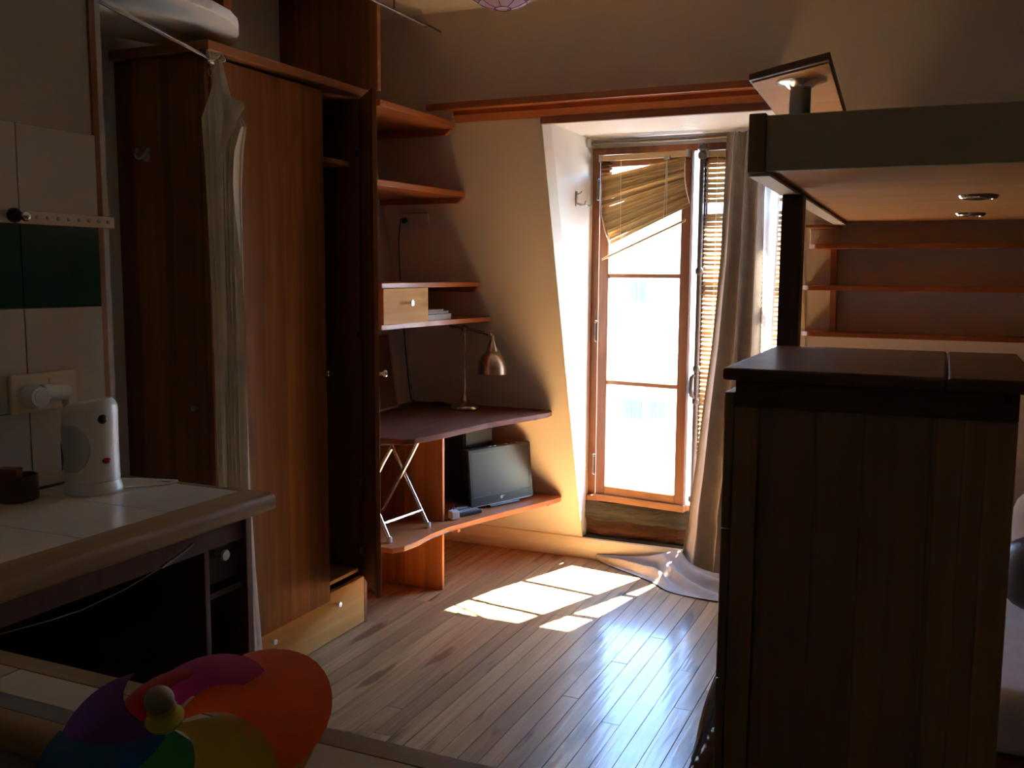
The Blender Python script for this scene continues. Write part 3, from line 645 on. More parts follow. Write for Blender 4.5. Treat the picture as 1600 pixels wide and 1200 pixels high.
# desk lamp
lp = thing('desk_lamp', 'brushed nickel desk lamp with a bell shade standing on the desk', 'lamp', (-2.205, 4.32, .8085))
L0 = V((-2.205, 4.32, .8085))
b = B(); b.lathe(L0, [(.066, 0), (.072, .004), (.073, .016), (.068, .024), (.052, .030), (.034, .036), (.022, .050), (.016, .066), (.009, .078), (.007, .086)]); b.build('base', 'nickel', lp, True)
b = B(); b.tube([L0 + V((0, 0, .08)), L0 + V((0, 0, .40))], .0065, 12).lathe(L0 + V((0, 0, .385)), [(.007, 0), (.011, .006), (.011, .016), (.007, .02)]); b.build('stem', 'nickel', lp, True)
J = L0 + V((0, 0, .413)); E_ = V((-2.052, 4.30, 1.198)); LT = V((-2.29, 4.333, 1.228))
b = B(); b.tube([LT, J, E_], .0062, 12).tube([LT - (J - LT).normalized() * .004, LT + (J - LT).normalized() * .022], .0095, 12).tube([E_ + (J - E_).normalized() * .06, E_], .0085, 12); b.build('arm', 'nickel', lp, True)
b = B(); b.lathe(J + V((0, .016, 0)), [(.012, 0), (.017, .004), (.017, .028), (.012, .032)], axis=(0, -1, 0)).ball(E_, .015, 16).lathe(E_ + V((.002, .018, 0)), [(.009, 0), (.012, .004), (.012, .03), (.009, .034)], axis=(0, -1, 0)); b.build('joint', 'nickel', lp, True)
S = V((-2.040, 4.30, 1.0)); pr = [(.0735, 0), (.0755, .002), (.0735, .010), (.0725, .030), (.069, .055), (.061, .079), (.048, .099), (.036, .111), (.031, .114), (.029, .130), (.020, .152), (.015, .166), (.010, .176), (.008, .19)]
b = B(); b.lathe(S, pr + [], close=False); b.lathe(S, [(.0715, .002), (.068, .040), (.058, .071), (.044, .094), (.0, .11)], close=False); b.build('shade', 'nickel', lp, True)
b = B(); b.lathe(S + V((0, 0, .03)), [(0, 0), (.02, .006), (.027, .025), (.02, .05), (.013, .07), (0, .072)]); b.build('bulb', 'plastic_w', lp, True)
b = B(); b.tube([(-2.27, 4.33, .812), (-2.33, 4.38, .813), (-2.38, 4.40, .813), (-2.5, 4.40, .813), (-2.56, 4.42, .814), (-2.585, 4.43, .83), (-2.592, 4.415, .95), (-2.590, 4.385, 1.10), (-2.575, 4.34, 1.27), (-2.55, 4.27, 1.47), (-2.525, 4.215, 1.66), (-2.505, 4.195, 1.735), (-2.492, 4.182, 1.762), (-2.484, 4.180, 1.762)], .0028, 8)
cdp = b.build('cable', 'blackmat', lp, True)
b = B(); b.box(-2.43, -2.37, 4.388, 4.412, .810, .826, .005); b.build('inline_switch', 'blackmat', lp)
# double socket on the sloped wall
def slp(x, z, off=0): return V((x, ym(z), z)) + SLN * off
sk = thing('wall_socket', 'white double wall socket under the second shelf with a black plug in it', 'socket', slp(-2.43, 1.757))
b = B(); b.obox(slp(-2.43, 1.757, .006), (1, 0, 0), SLU, SLN, .165, .078, .012, .004); b.build('plate', 'plastic_w', sk)
for x in (-2.475, -2.385):
    b = B(); b.lathe(slp(x, 1.757, .0118), [(.022, 0), (.022, .003), (.018, .0032), (.016, -.004), (0, -.004)], axis=SLN, seg=20); b.build('socket_face', 'plastic_g', sk, True)
b = B(); b.lathe(slp(-2.478, 1.762, .012), [(.013, 0), (.013, .018), (.008, .026), (0, .027)], axis=SLN, seg=14); b.build('plug', 'blackmat', sk, True)

# television, speaker, remotes, charger, stool
tv = thing('television', 'small black flat-screen television standing on the lower desk shelf', 'television', (-1.99, 4.33, .336))
ta = V((-1.906 + 2.07, 4.523 - 4.128, 0)).normalized(); tn = V((ta.y, -ta.x, 0)); tu = (UZ - tn * .10).normalized()
T0 = V((-1.988, 4.325, .337))
def tp(s, z, o=0): return T0 + ta * s + tu * z + tn * o
b = B(); b.obox(tp(0, .155, -.022), ta, tu, tn, .430, .285, .042, .006); body = b.build('casing', 'black', tv)
b = B(); b.obox(tp(0, .172, .0), ta, tu, tn, .384, .220, .003); b.build('screen', 'screen', tv)
b = B(); b.obox(tp(0, .288, -.0005), ta, tu, tn, .41, .012, .003, .001).obox(tp(0, .037, .0005), ta, tu, tn, .424, .044, .004, .001).obox(tp(-.2015, .165, .0), ta, tu, tn, .018, .258, .004, .001).obox(tp(.2015, .165, .0), ta, tu, tn, .018, .258, .004, .001); b.build('bezel', 'black', tv)
b = B(); b.obox(tp(.0, .014, .002), ta, tu, tn, .40, .002, .002); b.build('silver_line', 'steel', tv)
b = B(); b.lathe(tp(-.01, .040, .0025), [(.009, 0), (.009, .001), (.006, .0012)], axis=tn, seg=16).obox(tp(.004, .046, .003), ta, tu, tn, .014, .002, .001); b.build('badge', 'steel', tv)
b = B(); b.obox(T0 + tn * -.045 + UZ * .006, ta, tn, UZ, .2, .12, .010, .004); b.build('foot', 'black', tv)
for s in (-.055, -.02, .06, .10, .13):
    b = B(); b.obox(tp(s, .2985, -.02), ta, tu, tn, .022, .003, .014, .001); b.build('button', 'steel', tv)
spk = thing('speaker_box', 'black upright speaker box half hidden behind the television', 'speaker', (-2.22, 4.32, .336))
b = B(); b.obox((-2.215, 4.36, .536), (.39, .92, 0), (.92, -.39, 0), UZ, .20, .19, .398, .006); b.build('cabinet', 'blackmat', spk)
b = B(); b.obox(V((-2.215, 4.36, .536)) + V((.92, -.39, 0)) * .0965, (.39, .92, 0), (.92, -.39, 0), UZ, .18, .006, .37, .003); b.build('grille', 'black', spk)
b = B(); b.box(-2.21, -2.12, 4.34, 4.43, .7362, .764, .003); tag(b.build('set_top_box', 'steel'), 'small silver box lying on top of the black speaker', 'box')
b = B(); b.obox((-2.24, 4.28, .7485), (.39, .92, 0), (.92, -.39, 0), UZ, .10, .11, .024, .004); tag(b.build('router', 'blackmat'), 'flat black box on the speaker beside the silver box', 'box')
for i, (x, y, r, lab) in enumerate(((-2.06, 4.055, 1.15, 'black remote control nearer the room, in front of the television'), (-2.105, 4.10, 1.2, 'black remote control behind the nearer one, against the television'))):
    t = thing('remote_control', lab, 'remote control', (x, y, .3362), 'remote controls on the lower shelf')
    a = V((math.cos(r), math.sin(r), 0)); n2 = V((-a.y, a.x, 0))
    b = B(); b.obox((x, y, .347), a, n2, UZ, .165, .045, .020, .005); b.build('casing', 'black', t)
    b = B()
    for q in range(7):
        for w2 in range(3): b.obox(V((x, y, .358)) + a * (-.062 + q * .020) + n2 * (-.012 + w2 * .012), a, n2, UZ, .012, .008, .003)
    b.build('keypad', 'keys', t)
ch = thing('charger', 'white square power adapter on the lower shelf edge beside the upright', 'charger', (-2.078, 3.955, .336))
b = B(); b.obox((-2.078, 3.958, .357), (.55, .83, 0), (.83, -.55, 0), UZ, .045, .042, .042, .006); b.build('body', 'plastic_w', ch)
b = B(); b.tube([(-2.085, 3.97, .378), (-2.09, 3.98, .40), (-2.10, 3.99, .39), (-2.12, 4.0, .36), (-2.14, 4.03, .34)], .0028, 6); b.build('cable', 'blackmat', ch, True)
cb = B()
for k in range(3):
    pts = []
    for i in range(14):
        t_ = i / 13; pts.append((-2.20 - .03 * k + .035 * math.sin(t_ * 9 + k * 2), 3.985 + .05 * math.sin(t_ * 6 + k) + .02 * k, .745 - .40 * t_))
    cb.tube(pts, .0035, 6)
tag(cb.build('cable_bundle', 'blackmat', None, True), 'tangle of black cables hanging between the upright and the speaker', 'cable')['kind'] = 'thing'
st = thing('folding_stool', 'folding stool with crossed chrome legs tucked under the desk', 'stool', (-2.24, 3.62, .336))
def leg(pts, name='leg'):
    b = B(); b.tube(pts, .0095, 12); return b.build(name, 'chrome', st, True)
def foot(l, p):
    b = B(); b.lathe(p, [(.012, 0), (.013, .004), (.012, .022), (.010, .026)], seg=12); b.build('foot', 'plastic_g', l, True)
l = leg([(-2.145, 3.485, .346), (-2.32, 3.490, .70), (-2.345, 3.492, .745)]); foot(l, (-2.145, 3.485, .336))
l = leg([(-2.114, 3.772, .346), (-2.305, 3.776, .70), (-2.33, 3.777, .745)]); foot(l, (-2.114, 3.772, .336))
l = leg([(-2.37, 3.515, .346), (-2.19, 3.512, .68), (-2.15, 3.512, .745)]); foot(l, (-2.37, 3.515, .336))
l = leg([(-2.37, 3.745, .346), (-2.19, 3.742, .66), (-2.145, 3.742, .745)]); foot(l, (-2.37, 3.745, .336))
b = B(); b.tube([(-2.178, 3.486, .415), (-2.150, 3.773, .413)], .008, 10); b.build('crossbar', 'chrome', st, True)
b = B(); b.tube([(-2.34, 3.515, .40), (-2.34, 3.745, .40)], .008, 10); b.build('crossbar', 'chrome', st, True)
b = B(); b.lathe((-2.29, 3.63, .748), [(.10, 0), (.145, .004), (.15, .012), (.145, .022), (.0, .028)]); b.build('seat', 'blackmat', st, True)

# coat hook in the window recess
hk = thing('coat_hook', 'small steel double coat hook on the white side of the window recess', 'hook', (-1.70, 4.55, 1.87))
b = B(); b.box(-1.700, -1.697, 4.535, 4.558, 1.832, 1.905, .001); b.build('back_plate', 'steel', hk)
b = B(); b.tube([(-1.697, 4.546, 1.845), (-1.675, 4.546, 1.836), (-1.655, 4.548, 1.84), (-1.650, 4.55, 1.858)], .0035, 8).tube([(-1.697, 4.552, 1.848), (-1.67, 4.58, 1.838), (-1.655, 4.62, 1.838), (-1.652, 4.645, 1.846), (-1.652, 4.65, 1.864)], .0035, 8).tube([(-1.697, 4.546, 1.89), (-1.68, 4.55, 1.895), (-1.672, 4.553, 1.905)], .003, 8); b.build('prongs', 'steel', hk, True)

# ceiling rod and lantern
cr = thing('hanging_rod', 'dark thin rod hung below the ceiling beside the wardrobe top', 'rod', (-1.99, 3.3, 2.5))
b = B(); b.tube([(-1.985, 2.72, 2.50), (-1.993, 3.56, 2.50)], .0055, 10); b.build('rod', 'rodm', cr, True)
b = B(); b.tube([(-1.993, 3.55, 2.50), (-1.995, 3.675, 2.50)], .0085, 10); b.build('end_cap', 'iron', cr, True)
for y in (2.85, 3.30):
    b = B(); b.tube([(-1.989, y, 2.66), (-1.989, y, 2.505)], .003, 6); b.build('hanger', 'iron', cr, True)
ln = thing('paper_lantern', 'pale pink paper lantern with purple wire hoops hanging from the ceiling', 'lamp', (-1.30, 2.8, 2.66))
lc = V((-1.297, 2.8, 2.458)); R_ = .148
b = B(); b.lathe(lc, [(R_ * math.cos(a), R_ * math.sin(a)) for a in [math.radians(-80 + i * 10) for i in range(17)]], seg=36, close=False); b.build('paper_shade', 'lantern', ln, True)
b = B()
for a in range(-80, 81, 20):
    a = math.radians(a); rr = (R_ + .001) * math.cos(a); zz = R_ * math.sin(a)
    b.tube([lc + V((rr * math.cos(t * math.tau / 32), rr * math.sin(t * math.tau / 32), zz)) for t in range(33)], .0018, 5)
for k in range(8):
    t = k * math.tau / 8 + .2; b.tube([lc + V((math.cos(t) * math.cos(math.radians(q)) * (R_ + .001), math.sin(t) * math.cos(math.radians(q)) * (R_ + .001), R_ * math.sin(math.radians(q)))) for q in range(-80, 81, 10)], .0014, 5)
b.build('wire_frame', 'wire', ln, True)
b = B(); b.tube([lc + V((0, 0, R_ * .97)), V((-1.297, 2.8, 2.66))], .003, 6); b.build('flex', 'plastic_w', ln, True)

# ---------------------------------------------------------------- loft bed, post, board
lb = thing('loft_bed', 'wooden loft bed with a plywood underside carried on a dark post', 'bed', (.6, 3.1, 1.72))
b = B(); b.box(-.354, 2.395, 2.05, 2.080, 1.711, 1.824, .003); b.build('front_rail', 'bedrail', lb)
b = B(); b.prism([(-.388, 2.042), (-.353, 2.042), (-.395, 4.218), (-.43, 4.218)], 1.708, 1.828, 'z', .003); b.build('side_rail', 'chest', lb)
b = B(); b.prism([(-.388, 2.06), (-.345, 2.06), (-.387, 4.218), (-.43, 4.218)], 1.702, 1.7075, 'z'); b.build('lit_rail_underside', 'cream', lb)  # cream sheet: window light on the dark rail's underside, put into the colour
b = B(); b.prism([(-.352, 2.08), (2.395, 2.08), (2.395, 4.222), (-.394, 4.222)], 1.716, 1.730, 'z'); b.build('underside_panel', 'ply', lb)
b = B(); b.prism([(-.345, 2.09), (2.385, 2.09), (2.385, 4.15), (-.385, 4.15)], 1.731, 1.80, 'z', .02); b.build('mattress', 'bed', lb)
b = B(); b.box(-.392, -.340, 2.535, 2.592, .001, 1.7015, .003); b.build('post', 'post', lb)
for (x, y) in ((.066, 2.90), (.062, 3.72)):
    sl2 = thing('recessed_spotlight', 'round chrome spotlight under the loft bed, nearer the room' if y < 3 else 'round chrome spotlight under the loft bed, nearer the wall', 'spotlight', (x, y, 1.716), 'spotlights under the loft bed')
    b = B(); b.lathe((x, y, 1.7155), [(.050, 0), (.050, -.003), (.045, -.010), (.036, -.011), (.034, -.004), (.034, 0)], seg=28); b.build('ring', 'chrome', sl2, True)
    b = B(); b.lathe((x, y, 1.7155), [(.033, 0), (.033, -.004), (0, -.005)], seg=24); b.build('lens', 'plastic_g', sl2, True)
tb = thing('pole_shelf', 'wooden plank on a thick grey metal pole rising above the loft bed', 'shelf', (-.435, 3.16, 1.802))
b = B(); b.prism([(-.599, 3.128), (-.333, 2.913), (-.381, 3.92), (-.626, 3.82)], 2.102, 2.126, 'z', .004); b.build('board', 'chest_x', tb)
b = B(); b.prism([(-.590, 3.140), (-.338, 2.935), (-.386, 3.91), (-.618, 3.815)], 2.097, 2.1017, 'z'); b.build('lit_underside', 'ply', tb)  # paler sheet under the dark board, painting in the light from the window
b = B(); b.tube([(-.4445, 3.145, 1.712), (-.4445, 3.16, 2.096)], .032, 20); b.build('pole', 'steel', tb, True)
b = B(); b.lathe((-.4445, 3.16, 2.0968), [(.078, 0), (.078, -.004), (.048, -.010), (.036, -.022), (.03, -.022)], seg=28); b.build('flange', 'chrome', tb, True)

# shelves on the right, dimmer
ws = thing('shelf_unit', 'long three-tier wooden wall shelf unit under the loft bed', 'shelf', (.4, 4.2, 1.2))
for z in (1.606, 1.436, 1.240):
    y1 = ym(z) - .003; y0 = y1 - .127
    x0 = {1.606: -.526, 1.436: -.552, 1.240: -.556}[z]
    poly = [(x0, y1), (x0, y0 + .03), (x0 + .025, y0 + .004), (x0 + .04, y0), (2.39, y0), (2.39, y1)]
    b = B(); b.prism(poly, z, z + .020, 'z', .002); b.build('shelf', 'pine_y' if z < 0 else M['beam'], ws)
for x in (-.432, .62, 1.7):
    for z0, z1 in ((1.456, 1.606), (1.260, 1.436)):
        b = B(); b.prism([(ym(z0) - .09, z0), (ym(z1) - .075, z1), (ym(z1) - .003, z1), (ym(z0) - .003, z0)], x - .011, x + .011, 'x'); b.build('upright', 'beam', ws)
b = B(); b.prism([(-.532, 4.06), (-.405, 4.18), (-.405, ym(1.69) - .002), (-.532, ym(1.69) - .002)], 1.690, 1.701, 'z', .002); tag(b.build('corner_cleat', 'beam'), 'small triangular wooden cleat fixed to the wall above the dimmer switch', 'bracket')
dm = thing('dimmer_switch', 'cream square dimmer switch with a round knob beneath the loft bed', 'switch', slp(-.49, 1.655))
b = B(); b.obox(slp(-.49, 1.660, .008), (1, 0, 0), SLU, SLN, .086, .070, .016, .004); b.build('plate', 'pale_ivory', dm)
b = B(); b.lathe(slp(-.487, 1.660, .016), [(.020, 0), (.020, .004), (.014, .006), (.013, .016), (0, .017)], axis=SLN, seg=20); b.build('knob', 'pale_ivory', dm, True)

# ---------------------------------------------------------------- dark chest of drawers
cd = thing('chest_of_drawers', 'tall dark walnut chest of drawers standing with its side towards the room', 'chest', (-.12, 2.18, 0))
X0, X1, Y0, Y1 = -.362, .127, 1.862, 2.49
def topb(x0, x1, rl_):
    b = B(); b.box(x0, x1, 1.850, 2.507, 1.297, 1.321, .006, 3); b.build('top_board', 'chest_x', cd)
topb(-.386, .0095, 1); topb(.0115, .16, 0)
b = B(); b.box(X0, X1, Y0, Y0 + .022, 1.247, 1.2965, .002); b.build('top_rail', 'chest_x', cd)
b = B(); b.box(X0, X1, Y0, Y0 + .022, .06, .15, .002); b.build('bottom_rail', 'chest_x', cd)
b = B(); b.box(X0, X0 + .046, Y0 - .001, Y0 + .03, .0, 1.2465, .002); b.build('stile', 'chest', cd)
b = B(); b.box(X1 - .048, X1, Y0 - .001, Y0 + .03, .0, 1.2465, .002); b.build('stile', 'chest', cd)
xs = [X0 + .046, -.21, -.125, -.01, .043, X1 - .048]
for i in range(5):
    b = B(); b.box(xs[i] + .0002, xs[i + 1] - .0002, Y0 + .008, Y0 + .018, .151, 1.246, .0008, 1); b.build('panel_board', 'chest', cd)
b = B(); b.box(X0, X1, Y1 - .02, Y1, .0, 1.2965); b.build('far_side', 'chest', cd)
b = B(); b.box(X1 - .015, X1, Y0 + .031, Y1 - .021, .05, 1.296); b.build('back_panel', 'chest', cd)
for z in (.05, .36, .67, .98, 1.275):
    b = B(); b.box(X0 + .004, X1 - .016, Y0 + .031, Y1 - .021, z, z + .015); b.build('carcass_rail', 'chest', cd)
for z in (.07, .38, .69, 1.0):
    b = B(); b.box(X0 - .022, X0 - .003, Y0 + .006, Y1 - .003, z, z + (.308 if z < .9 else .272), .003); b.build('drawer_front', 'chest', cd)
b = B(); b.lathe((.108, Y0, 1.286), [(.007, .0), (.007, .0015), (0, .002)], axis=(0, -1, 0), seg=12); b.build('peg', 'darkcab', cd)

# daybed behind the chest
dbd = thing('daybed', 'low daybed with white sheets mostly hidden behind the dark chest', 'bed', (.3, 3.4, 0))
b = B(); b.box(-.42, 1.2, 2.70, 4.45, .0, .25, .01); b.build('base', 'bedbase', dbd)
b = B(); b.box(-.44, 1.22, 2.685, 4.47, .251, .43, .05, 4); b.build('mattress', 'bed', dbd, True)
def thf(u, v):
    y = 2.70 + .62 * u
    if v < .35: x = -.30 - .15 * v / .35; z = .437
    else:
        q = (v - .35) / .65; x = -.452 - .172 * q ** .5; z = .437 * (1 - q) + .006
    w_ = .014 * math.sin(u * 26 + v * 4) * min(1, v * 2) + .008 * math.sin(u * 50)
    return V((x - abs(w_) * (1 if v > .3 else 0), y + .015 * math.sin(v * 8), z + (.008 * math.sin(u * 17) + .008 if v < .35 else 0)))
b = B(); b.grid(thf, 60, 40); tag(b.build('throw_blanket', 'throw', None, True), 'beige throw draped over the daybed end, its hem on the floor behind the chest', 'blanket')
def cushion(c, ax, ay, az, sx, sy, sz):
    b = B(); t = bmesh.new(); bmesh.ops.create_uvsphere(t, u_segments=28, v_segments=16, radius=1)
    mt = Matrix((V(ax).normalized(), V(ay).normalized(), V(az).normalized())).transposed()
    for v in t.verts:
        p = v.co; q = V([math.copysign(abs(k) ** .55, k) for k in p[:2]] + [p[2]])
        q.z *= (1 - .35 * max(abs(q.x), abs(q.y)) ** 3)
        v.co = V(c) + mt @ V((q.x * sx, q.y * sy, q.z * sz))
    b._join(t); return b
tag(cushion((.47, 3.38, .565), (1, .05, 0), (0, .25, .97), (0, -.97, .25), .26, .13, .13).build('leather_cushion', 'leather', None, True), 'dark brown leather cushion on the daybed at the right edge', 'cushion')
tag(cushion((.55, 3.82, .60), (1, 0, 0), (0, .45, .9), (0, -.9, .45), .29, .17, .10).build('pillow', 'pillow', None, True), 'pale pillow propped behind the dark cushion at the right edge', 'pillow')

# ---------------------------------------------------------------- kitchen counter
kc = thing('kitchen_counter', 'white-tiled kitchen counter with rounded wooden edge along the left wall', 'counter', (-1.95, 1.5, 0))
b = B(); b.box(-2.244, -1.66, -.6, 2.05, .862, .8925); b.build('worktop_slab', 'grout', kc)
yc = [2.052, 1.790, 1.525, 1.262, 1.0]
xc = [-2.243, -2.013, -1.742]
for i in range(4):
    for j in range(2):
        piece('tile', 'ctile', kc, ((xc[j] + xc[j + 1]) / 2, (yc[i] + yc[i + 1]) / 2, .8962), (xc[j + 1] - xc[j] - .004, yc[i] - yc[i + 1] - .004, .008))
def edge_prof(x0, x1, z0, z1, r=.016, n=5):   # rounded on the x1 side
    return [(x0, z0), (x1 - r, z0)] + arc((x1 - r, z0 + r), r, -math.pi / 2, 0, n) + arc((x1 - r, z1 - r), r, 0, math.pi / 2, n) + [(x0, z1)]
b = B(); pts = edge_prof(-1.740, -1.636, .853, .901); b.prism(pts, 1.014, 2.074, 'y'); b.build('front_edge', 'edge', kc, True)
b = B(); b.box(-2.243, -1.741, 2.053, 2.074, .855, .901, .004); b.build('end_edge', 'edge', kc)
b = B(); b.box(-1.70, -1.682, 1.0, 1.99, .79, .851); b.build('apron', 'redwood', kc)
b = B(); b.box(-2.24, -1.672, 1.992, 2.016, .001, .852, .002); b.build('end_panel', 'redwood', kc)
b = B(); b.box(-2.24, -1.678, 1.838, 1.856, .001, .789, .002); b.build('divider', 'redwood', kc)
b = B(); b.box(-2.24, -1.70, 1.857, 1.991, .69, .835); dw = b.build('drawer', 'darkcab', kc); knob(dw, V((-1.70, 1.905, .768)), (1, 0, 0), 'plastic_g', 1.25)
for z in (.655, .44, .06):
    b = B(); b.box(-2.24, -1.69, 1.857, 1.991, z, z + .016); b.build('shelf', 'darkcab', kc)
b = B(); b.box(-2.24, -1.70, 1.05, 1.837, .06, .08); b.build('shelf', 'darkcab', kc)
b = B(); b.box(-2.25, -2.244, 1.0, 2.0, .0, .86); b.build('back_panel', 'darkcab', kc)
b = B(); b.tube([(-1.69, 1.05, .812), (-1.672, 1.16, .793), (-1.668, 1.264, .784), (-1.668, 1.36, .774), (-1.668, 1.449, .770), (-1.668, 1.57, .779), (-1.668, 1.683, .798)], .0016, 6).tube([(-1.668, 1.683, .798), (-1.67, 1.74, .812), (-1.674, 1.795, .826)], .004, 8)
tag(b.build('wire', 'rodm', None, True), 'thin pale wire looping across the dark space under the counter', 'wire')
lg = thing('tiled_ledge', 'narrow white-tiled ledge with wooden edges crossing the foreground', 'counter', (-1.2, .92, 0))
b = B(); b.box(-1.634, -.47, .862, .985, .80, .8925); b.build('ledge_slab', 'grout', lg)
xl = [-1.63, -1.247, -.857, -.478]
for j in range(3):
    piece('tile', 'ctile', lg, ((xl[j] + xl[j + 1]) / 2, .9328, .8962), (xl[j + 1] - xl[j] - .004, .066, .008))
    piece('tile', 'dtile', lg, ((xl[j] + xl[j + 1]) / 2, .8822, .8962), (xl[j + 1] - xl[j] - .004, .0315, .008))  # narrow darker row along the near side of the ledge
pts = [(1.013, .853), (1.013, .891), (1.007, .899), (.967, .901), (.967, .853)]
b = B(); b.prism(pts, -1.634, -.452, 'x'); b.build('back_edge', 'edge_x', lg)
b = B(); b.prism([(.865, .853), (.865, .900)] + arc((.848, .884), .016, math.pi / 2, math.pi, 5) + arc((.848, .869), .016, math.pi, math.pi * 1.5, 5), -1.634, -.452, 'x'); b.build('front_edge', 'edge_x', lg, True)
b = B(); b.box(-.476, -.452, .866, .966, .853, .9005, .004); b.build('end_edge', 'edge_x', lg)
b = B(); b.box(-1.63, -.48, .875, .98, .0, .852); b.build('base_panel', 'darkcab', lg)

# kettle
ke = thing('kettle', 'white plastic jug kettle with a blue water gauge on the tiled counter', 'kettle', (-2.09, 1.885, .901))
KC = V((-2.100, 1.882, .9005))
b = B(); b.lathe(KC, [(.0755, 0), (.077, .003), (.076, .010), (.0715, .026), (.068, .033)], seg=40); b.build('power_base', 'plastic_w', ke, True)
vd = V((-KC.x * -1, KC.y, 0)); back2 = V((CF.x, CF.y, 0)).normalized(); rgt = V((CR.x, CR.y, 0)).normalized()
def body(scale=1):
    b = B(); t = bmesh.new(); seg, rows = 44, 26; rings = []
    for i in range(rows + 1):
        h = .035 + .212 * i / rows; k_ = i / rows
        r = .0690 - .0015 * math.sin(k_ * math.pi) + .0005 * k_
        if i >= rows - 2: r -= (.004, .010, .020)[i - rows + 2] if False else (i - rows + 3) ** 2 * .0016
        ring = []
        for q in range(seg):
            a = q * math.tau / seg; d = rgt * math.cos(a) + back2 * math.sin(a)
            top = h + (.010 * math.cos(a) * k_ ** 6)
            ring.append(t.verts.new(KC + d * r * (1.02 if math.cos(a) > 0 else 1.06) + UZ * top))
        rings.append(ring)
    for a_, c_ in zip(rings, rings[1:]):
        for q in range(seg): t.faces.new((a_[q], a_[(q + 1) % seg], c_[(q + 1) % seg], c_[q]))
    t.faces.new(rings[0]); t.faces.new(rings[-1][::-1]); b._join(t); return b
body().build('body', 'plastic_w', ke, True)
def onbody(ang, h, off=0):    # ang measured from the side that faces the room's near end
    d = rgt * math.sin(ang) - back2 * math.cos(ang); return KC + d * (.0705 + off) + UZ * h, d
b = B(); t = bmesh.new(); g = []
for i in range(15):
    row = []
    for j in range(15):
        uu, vv = i / 14 * 2 - 1, j / 14 * 2 - 1
        # D-shaped raised grip: straight at the left, round to the right
        rr = math.sqrt(max(0, 1 - vv * vv)); ang = -.86 + (uu + 1) / 2 * (1.15 + .12 * 1 + (.12 + .0)) * (.25 + .75 * rr) * .92
        edge = min(1, (1 - abs(vv)) * 5, (1 - uu) * 5 + .0)
        p, d = onbody(ang, .128 + .072 * vv, -.006 + .0125 * max(0, edge) ** .5)
        row.append(t.verts.new(p))
    g.append(row)
for i in range(14):
    for j in range(14): t.faces.new((g[i][j], g[i + 1][j], g[i + 1][j + 1], g[i][j + 1]))
b._join(t); b.build('grip', 'grip', ke, True)
p, d = onbody(.86, .205, -.0035); b = B(); b.ball(p, .0135, 14, (1, 1, 1.0)); t = b
b.build('switch', 'black', ke, True)
p, d = onbody(.95, .092, -.003); b = B(); b.ball(p, .0125, 14, (1, 1, .62)); b.build('indicator', 'red', ke, True)
b = B()
b.grid(lambda u, v: onbody(-1.0 + .30 * u * math.sin(math.pi * min(1, .15 + v * .85)), .065 + .085 * v, .0065)[0], 6, 10); b.build('water_gauge', 'blue', ke, True)
b = B(); b.tube([(-2.04, 1.93, .905), (-1.99, 1.975, .905), (-1.955, 2.01, .908), (-1.945, 2.035, .911), (-1.96, 2.048, .909), (-2.02, 2.046, .906), (-2.12, 2.02, .905), (-2.19, 1.97, .906), (-2.212, 1.93, .93), (-2.212, 1.905, 1.0), (-2.202, 1.892, 1.08), (-2.198, 1.892, 1.12)], .0032, 8); b.build('flex', 'plastic_w', ke, True)
# tin with a box in it
tn_ = thing('tin', 'dark brown oval tin on the counter left of the kettle', 'tin', (-2.196, 1.705, .9))
b = B(); b.lathe((-2.190, 1.720, .9005), [(.046, 0), (.049, .003), (.049, .062), (.047, .066), (.044, .066), (.043, .012), (0, .012)], seg=36, sx=.9, sy=1.1); b.build('tub', 'tin', tn_, True)
b = B(); b.obox((-2.192, 1.700, .953), (CR.x, CR.y, 0), (CF.x, CF.y, 0), UZ, .052, .035, .072, .003); tag(b.build('tea_box', 'redwood'), 'small brownish box standing in the dark tin', 'box')
# socket with adapter
s2 = thing('wall_socket', 'wide cream wall socket plate on the kitchen tiles behind the kettle', 'socket', (-2.246, 1.84, 1.16))
b = B(); b.box(-2.2458, -2.232, 1.748, 1.958, 1.117, 1.222, .005); b.build('plate', 'ivory', s2)
b = B(); b.box(-2.232, -2.229, 1.865, 1.945, 1.135, 1.207, .002); b.build('socket_face', 'ivory', s2)
ad = thing('plug_adapter', 'white round multi-plug adapter pushed into the kitchen wall socket', 'adapter', (-2.23, 1.80, 1.16))
b = B(); b.lathe((-2.2285, 1.800, 1.165), [(.024, 0), (.030, .003), (.030, .03), (.027, .034), (.027, .055), (0, .055)], axis=(1, -.15, 0), seg=26); b.build('body', 'plastic_w', ad, True)
b = B(); b.tube([(-2.20, 1.815, 1.172), (-2.197, 1.89, 1.168)], .023, 20).tube([(-2.197, 1.885, 1.165), (-2.197, 1.895, 1.12)], .011, 10); b.build('plug', 'plastic_w', ad, True)
b = B(); b.lathe((-2.174, 1.793, 1.165), [(.019, 0), (.019, .002), (.016, .002), (.0, .0005)], axis=(1, -.15, 0), seg=20); b.build('face', 'plastic_g', ad, True)
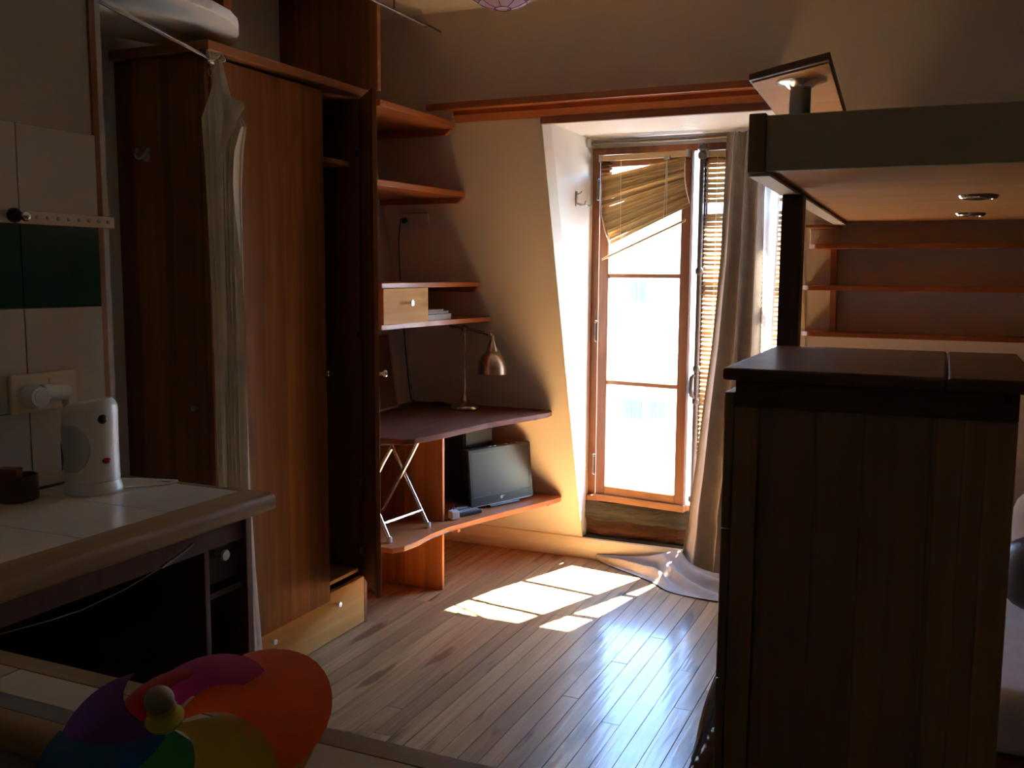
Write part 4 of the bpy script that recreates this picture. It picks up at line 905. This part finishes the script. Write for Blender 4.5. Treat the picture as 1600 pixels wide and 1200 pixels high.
# magnetic strip and timer
hr_ = thing('peg_strip', 'pale perforated strip fixed along the kitchen tiles', 'strip', (-2.24, 1.6, 1.635))
b = B(); b.box(-2.2458, -2.238, 1.20, 2.125, 1.622, 1.655, .001); b.build('strip', 'ivory', hr_)
for k in range(18):
    b = B(); b.lathe((-2.238, 2.10 - k * .0345, 1.640), [(.0058, 0), (.0058, .003), (.003, .005), (0, .005)], axis=(1, 0, 0), seg=10); b.build('peg', 'steel', hr_, True)
tm = thing('magnet_knob', 'shiny dark ball-shaped magnet with chrome face on the perforated strip', 'knob', (-2.236, 1.78, 1.64))
b = B(); b.lathe((-2.238, 1.782, 1.641), [(.012, 0), (.018, .006), (.020, .016), (.016, .026), (0, .03)], axis=(1, -.2, 0), seg=22); b.build('body', 'black', tm, True)
b = B(); b.ball((-2.205, 1.797, 1.640), .014, 18); b.build('chrome_ball', 'chrome', tm, True)

# ---------------------------------------------------------------- pinwheel
pw = thing('pinwheel', 'rainbow foil toy pinwheel standing on the tiled ledge in the foreground', 'pinwheel', (-.70, .80, .9))
PC = V((0, 0, 1.5)) + (CF + CR * ((263 - 800) / 1500) + CU * ((600 - 1140) / 1500)) * 1.0
AX = (CR * -.05 + CU * .88 - CF * .47).normalized()
e1 = (CR - AX * CR.dot(AX)).normalized(); e2 = AX.cross(e1)
RAD = [.088, .118, .170, .158, .140, .130, .116]
for k, mt in enumerate(PET):
    a0 = math.radians(176 - k * 51.4)
    def pf(u, v):
        Rm = RAD[k] * (1 - .14 * abs(2 * v - 1.05) ** 2.6)
        r = .010 + (Rm - .010) * u
        a = a0 - math.radians(100) * v * (.45 + .55 * u)
        hgt = .034 * math.sin(v * math.pi * .62) * u ** .9 * (1 - .40 * u) - .012 * (1 - v) * u - .020 * u * u
        return PC + (e1 * math.cos(a) + e2 * math.sin(a)) * r + AX * (hgt + .004)
    b = B(); b.grid(pf, 14, 16); b.build('petal', mt, pw, True)
b = B(); b.lathe(PC, [(.008, .006), (.018, .012), (.020, .017), (.012, .022), (.009, .025), (.015, .030), (.013, .035), (.005, .038)], axis=AX, seg=18); b.build('spacer', 'yellow', pw, True)
b = B(); b.ball(PC + AX * .042, .0150, 18); b.build('hub_ball', 'ballgrey', pw, True)
SB = V((PC.x - .02, .885, .9005))
b = B(); b.tube([PC + AX * .035, PC - AX * .012], .003, 8).tube([PC - AX * .012, SB], .0042, 10); b.build('stick', 'plastic_w', pw, True)
b = B(); b.lathe(SB, [(.024, 0), (.024, .004), (.010, .014), (.006, .03), (0, .03)], seg=18); b.build('stand', 'plastic_w', pw, True)

# ---------------------------------------------------------------- across the street
b = B(); b.box(-30, 22, 5.6, 16, -9.2, -9); struct(b, 'ground', 'street')
fa = thing('building', 'pale apartment building across the street beyond the window', 'building', (-4.7, 16.2, -9))
b = B(); b.box(-22, 14, 16.0, 16.4, -9, 4.0); b.build('wall', 'facade', fa)
def fwin(x0, x1, z0, z1):
    b = B(); b.box(x0, x1, 15.97, 15.995, z0, z1); f = b.build('window', 'fframe', fa)
    b = B(); b.box(x0 + .03, (x0 + x1) / 2 - .015, 15.955, 15.968, z0 + .03, z1 - .03).box((x0 + x1) / 2 + .015, x1 - .03, 15.955, 15.968, z0 + .03, z1 - .03); b.build('pane', 'fwin', f)
for x0, x1, z0, z1 in ((-4.98, -4.66, .98, 1.40), (-5.05, -4.68, -1.05, -.65), (-4.60, -4.25, -1.0, -.65), (-3.2, -2.85, .98, 1.40), (-7.0, -6.6, .98, 1.4), (-3.1, -2.7, -1.05, -.65)): fwin(x0, x1, z0, z1)
b = B(); b.box(-5.3, -4.2, 15.88, 15.998, .79, .835); b.build('ledge', 'fframe', fa)
b = B(); b.tube([(-4.64, 15.95, -.40), (-4.64, 15.95, -.90)], .03, 8); b.build('pipe', 'iron', fa)
for x in (-4.64, -4.17): 
    b = B(); b.box(x - .03, x + .03, 15.9, 15.998, .32, .40); b.build('bracket', 'iron', fa)
b = B(); b.tube([(-4.45, 15.93, -1.62), (-4.39, 15.93, -1.66), (-4.42, 15.93, -1.76), (-4.45, 15.93, -1.82), (-4.40, 15.93, -1.86)], .02, 6); b.build('hook', 'iron', fa)
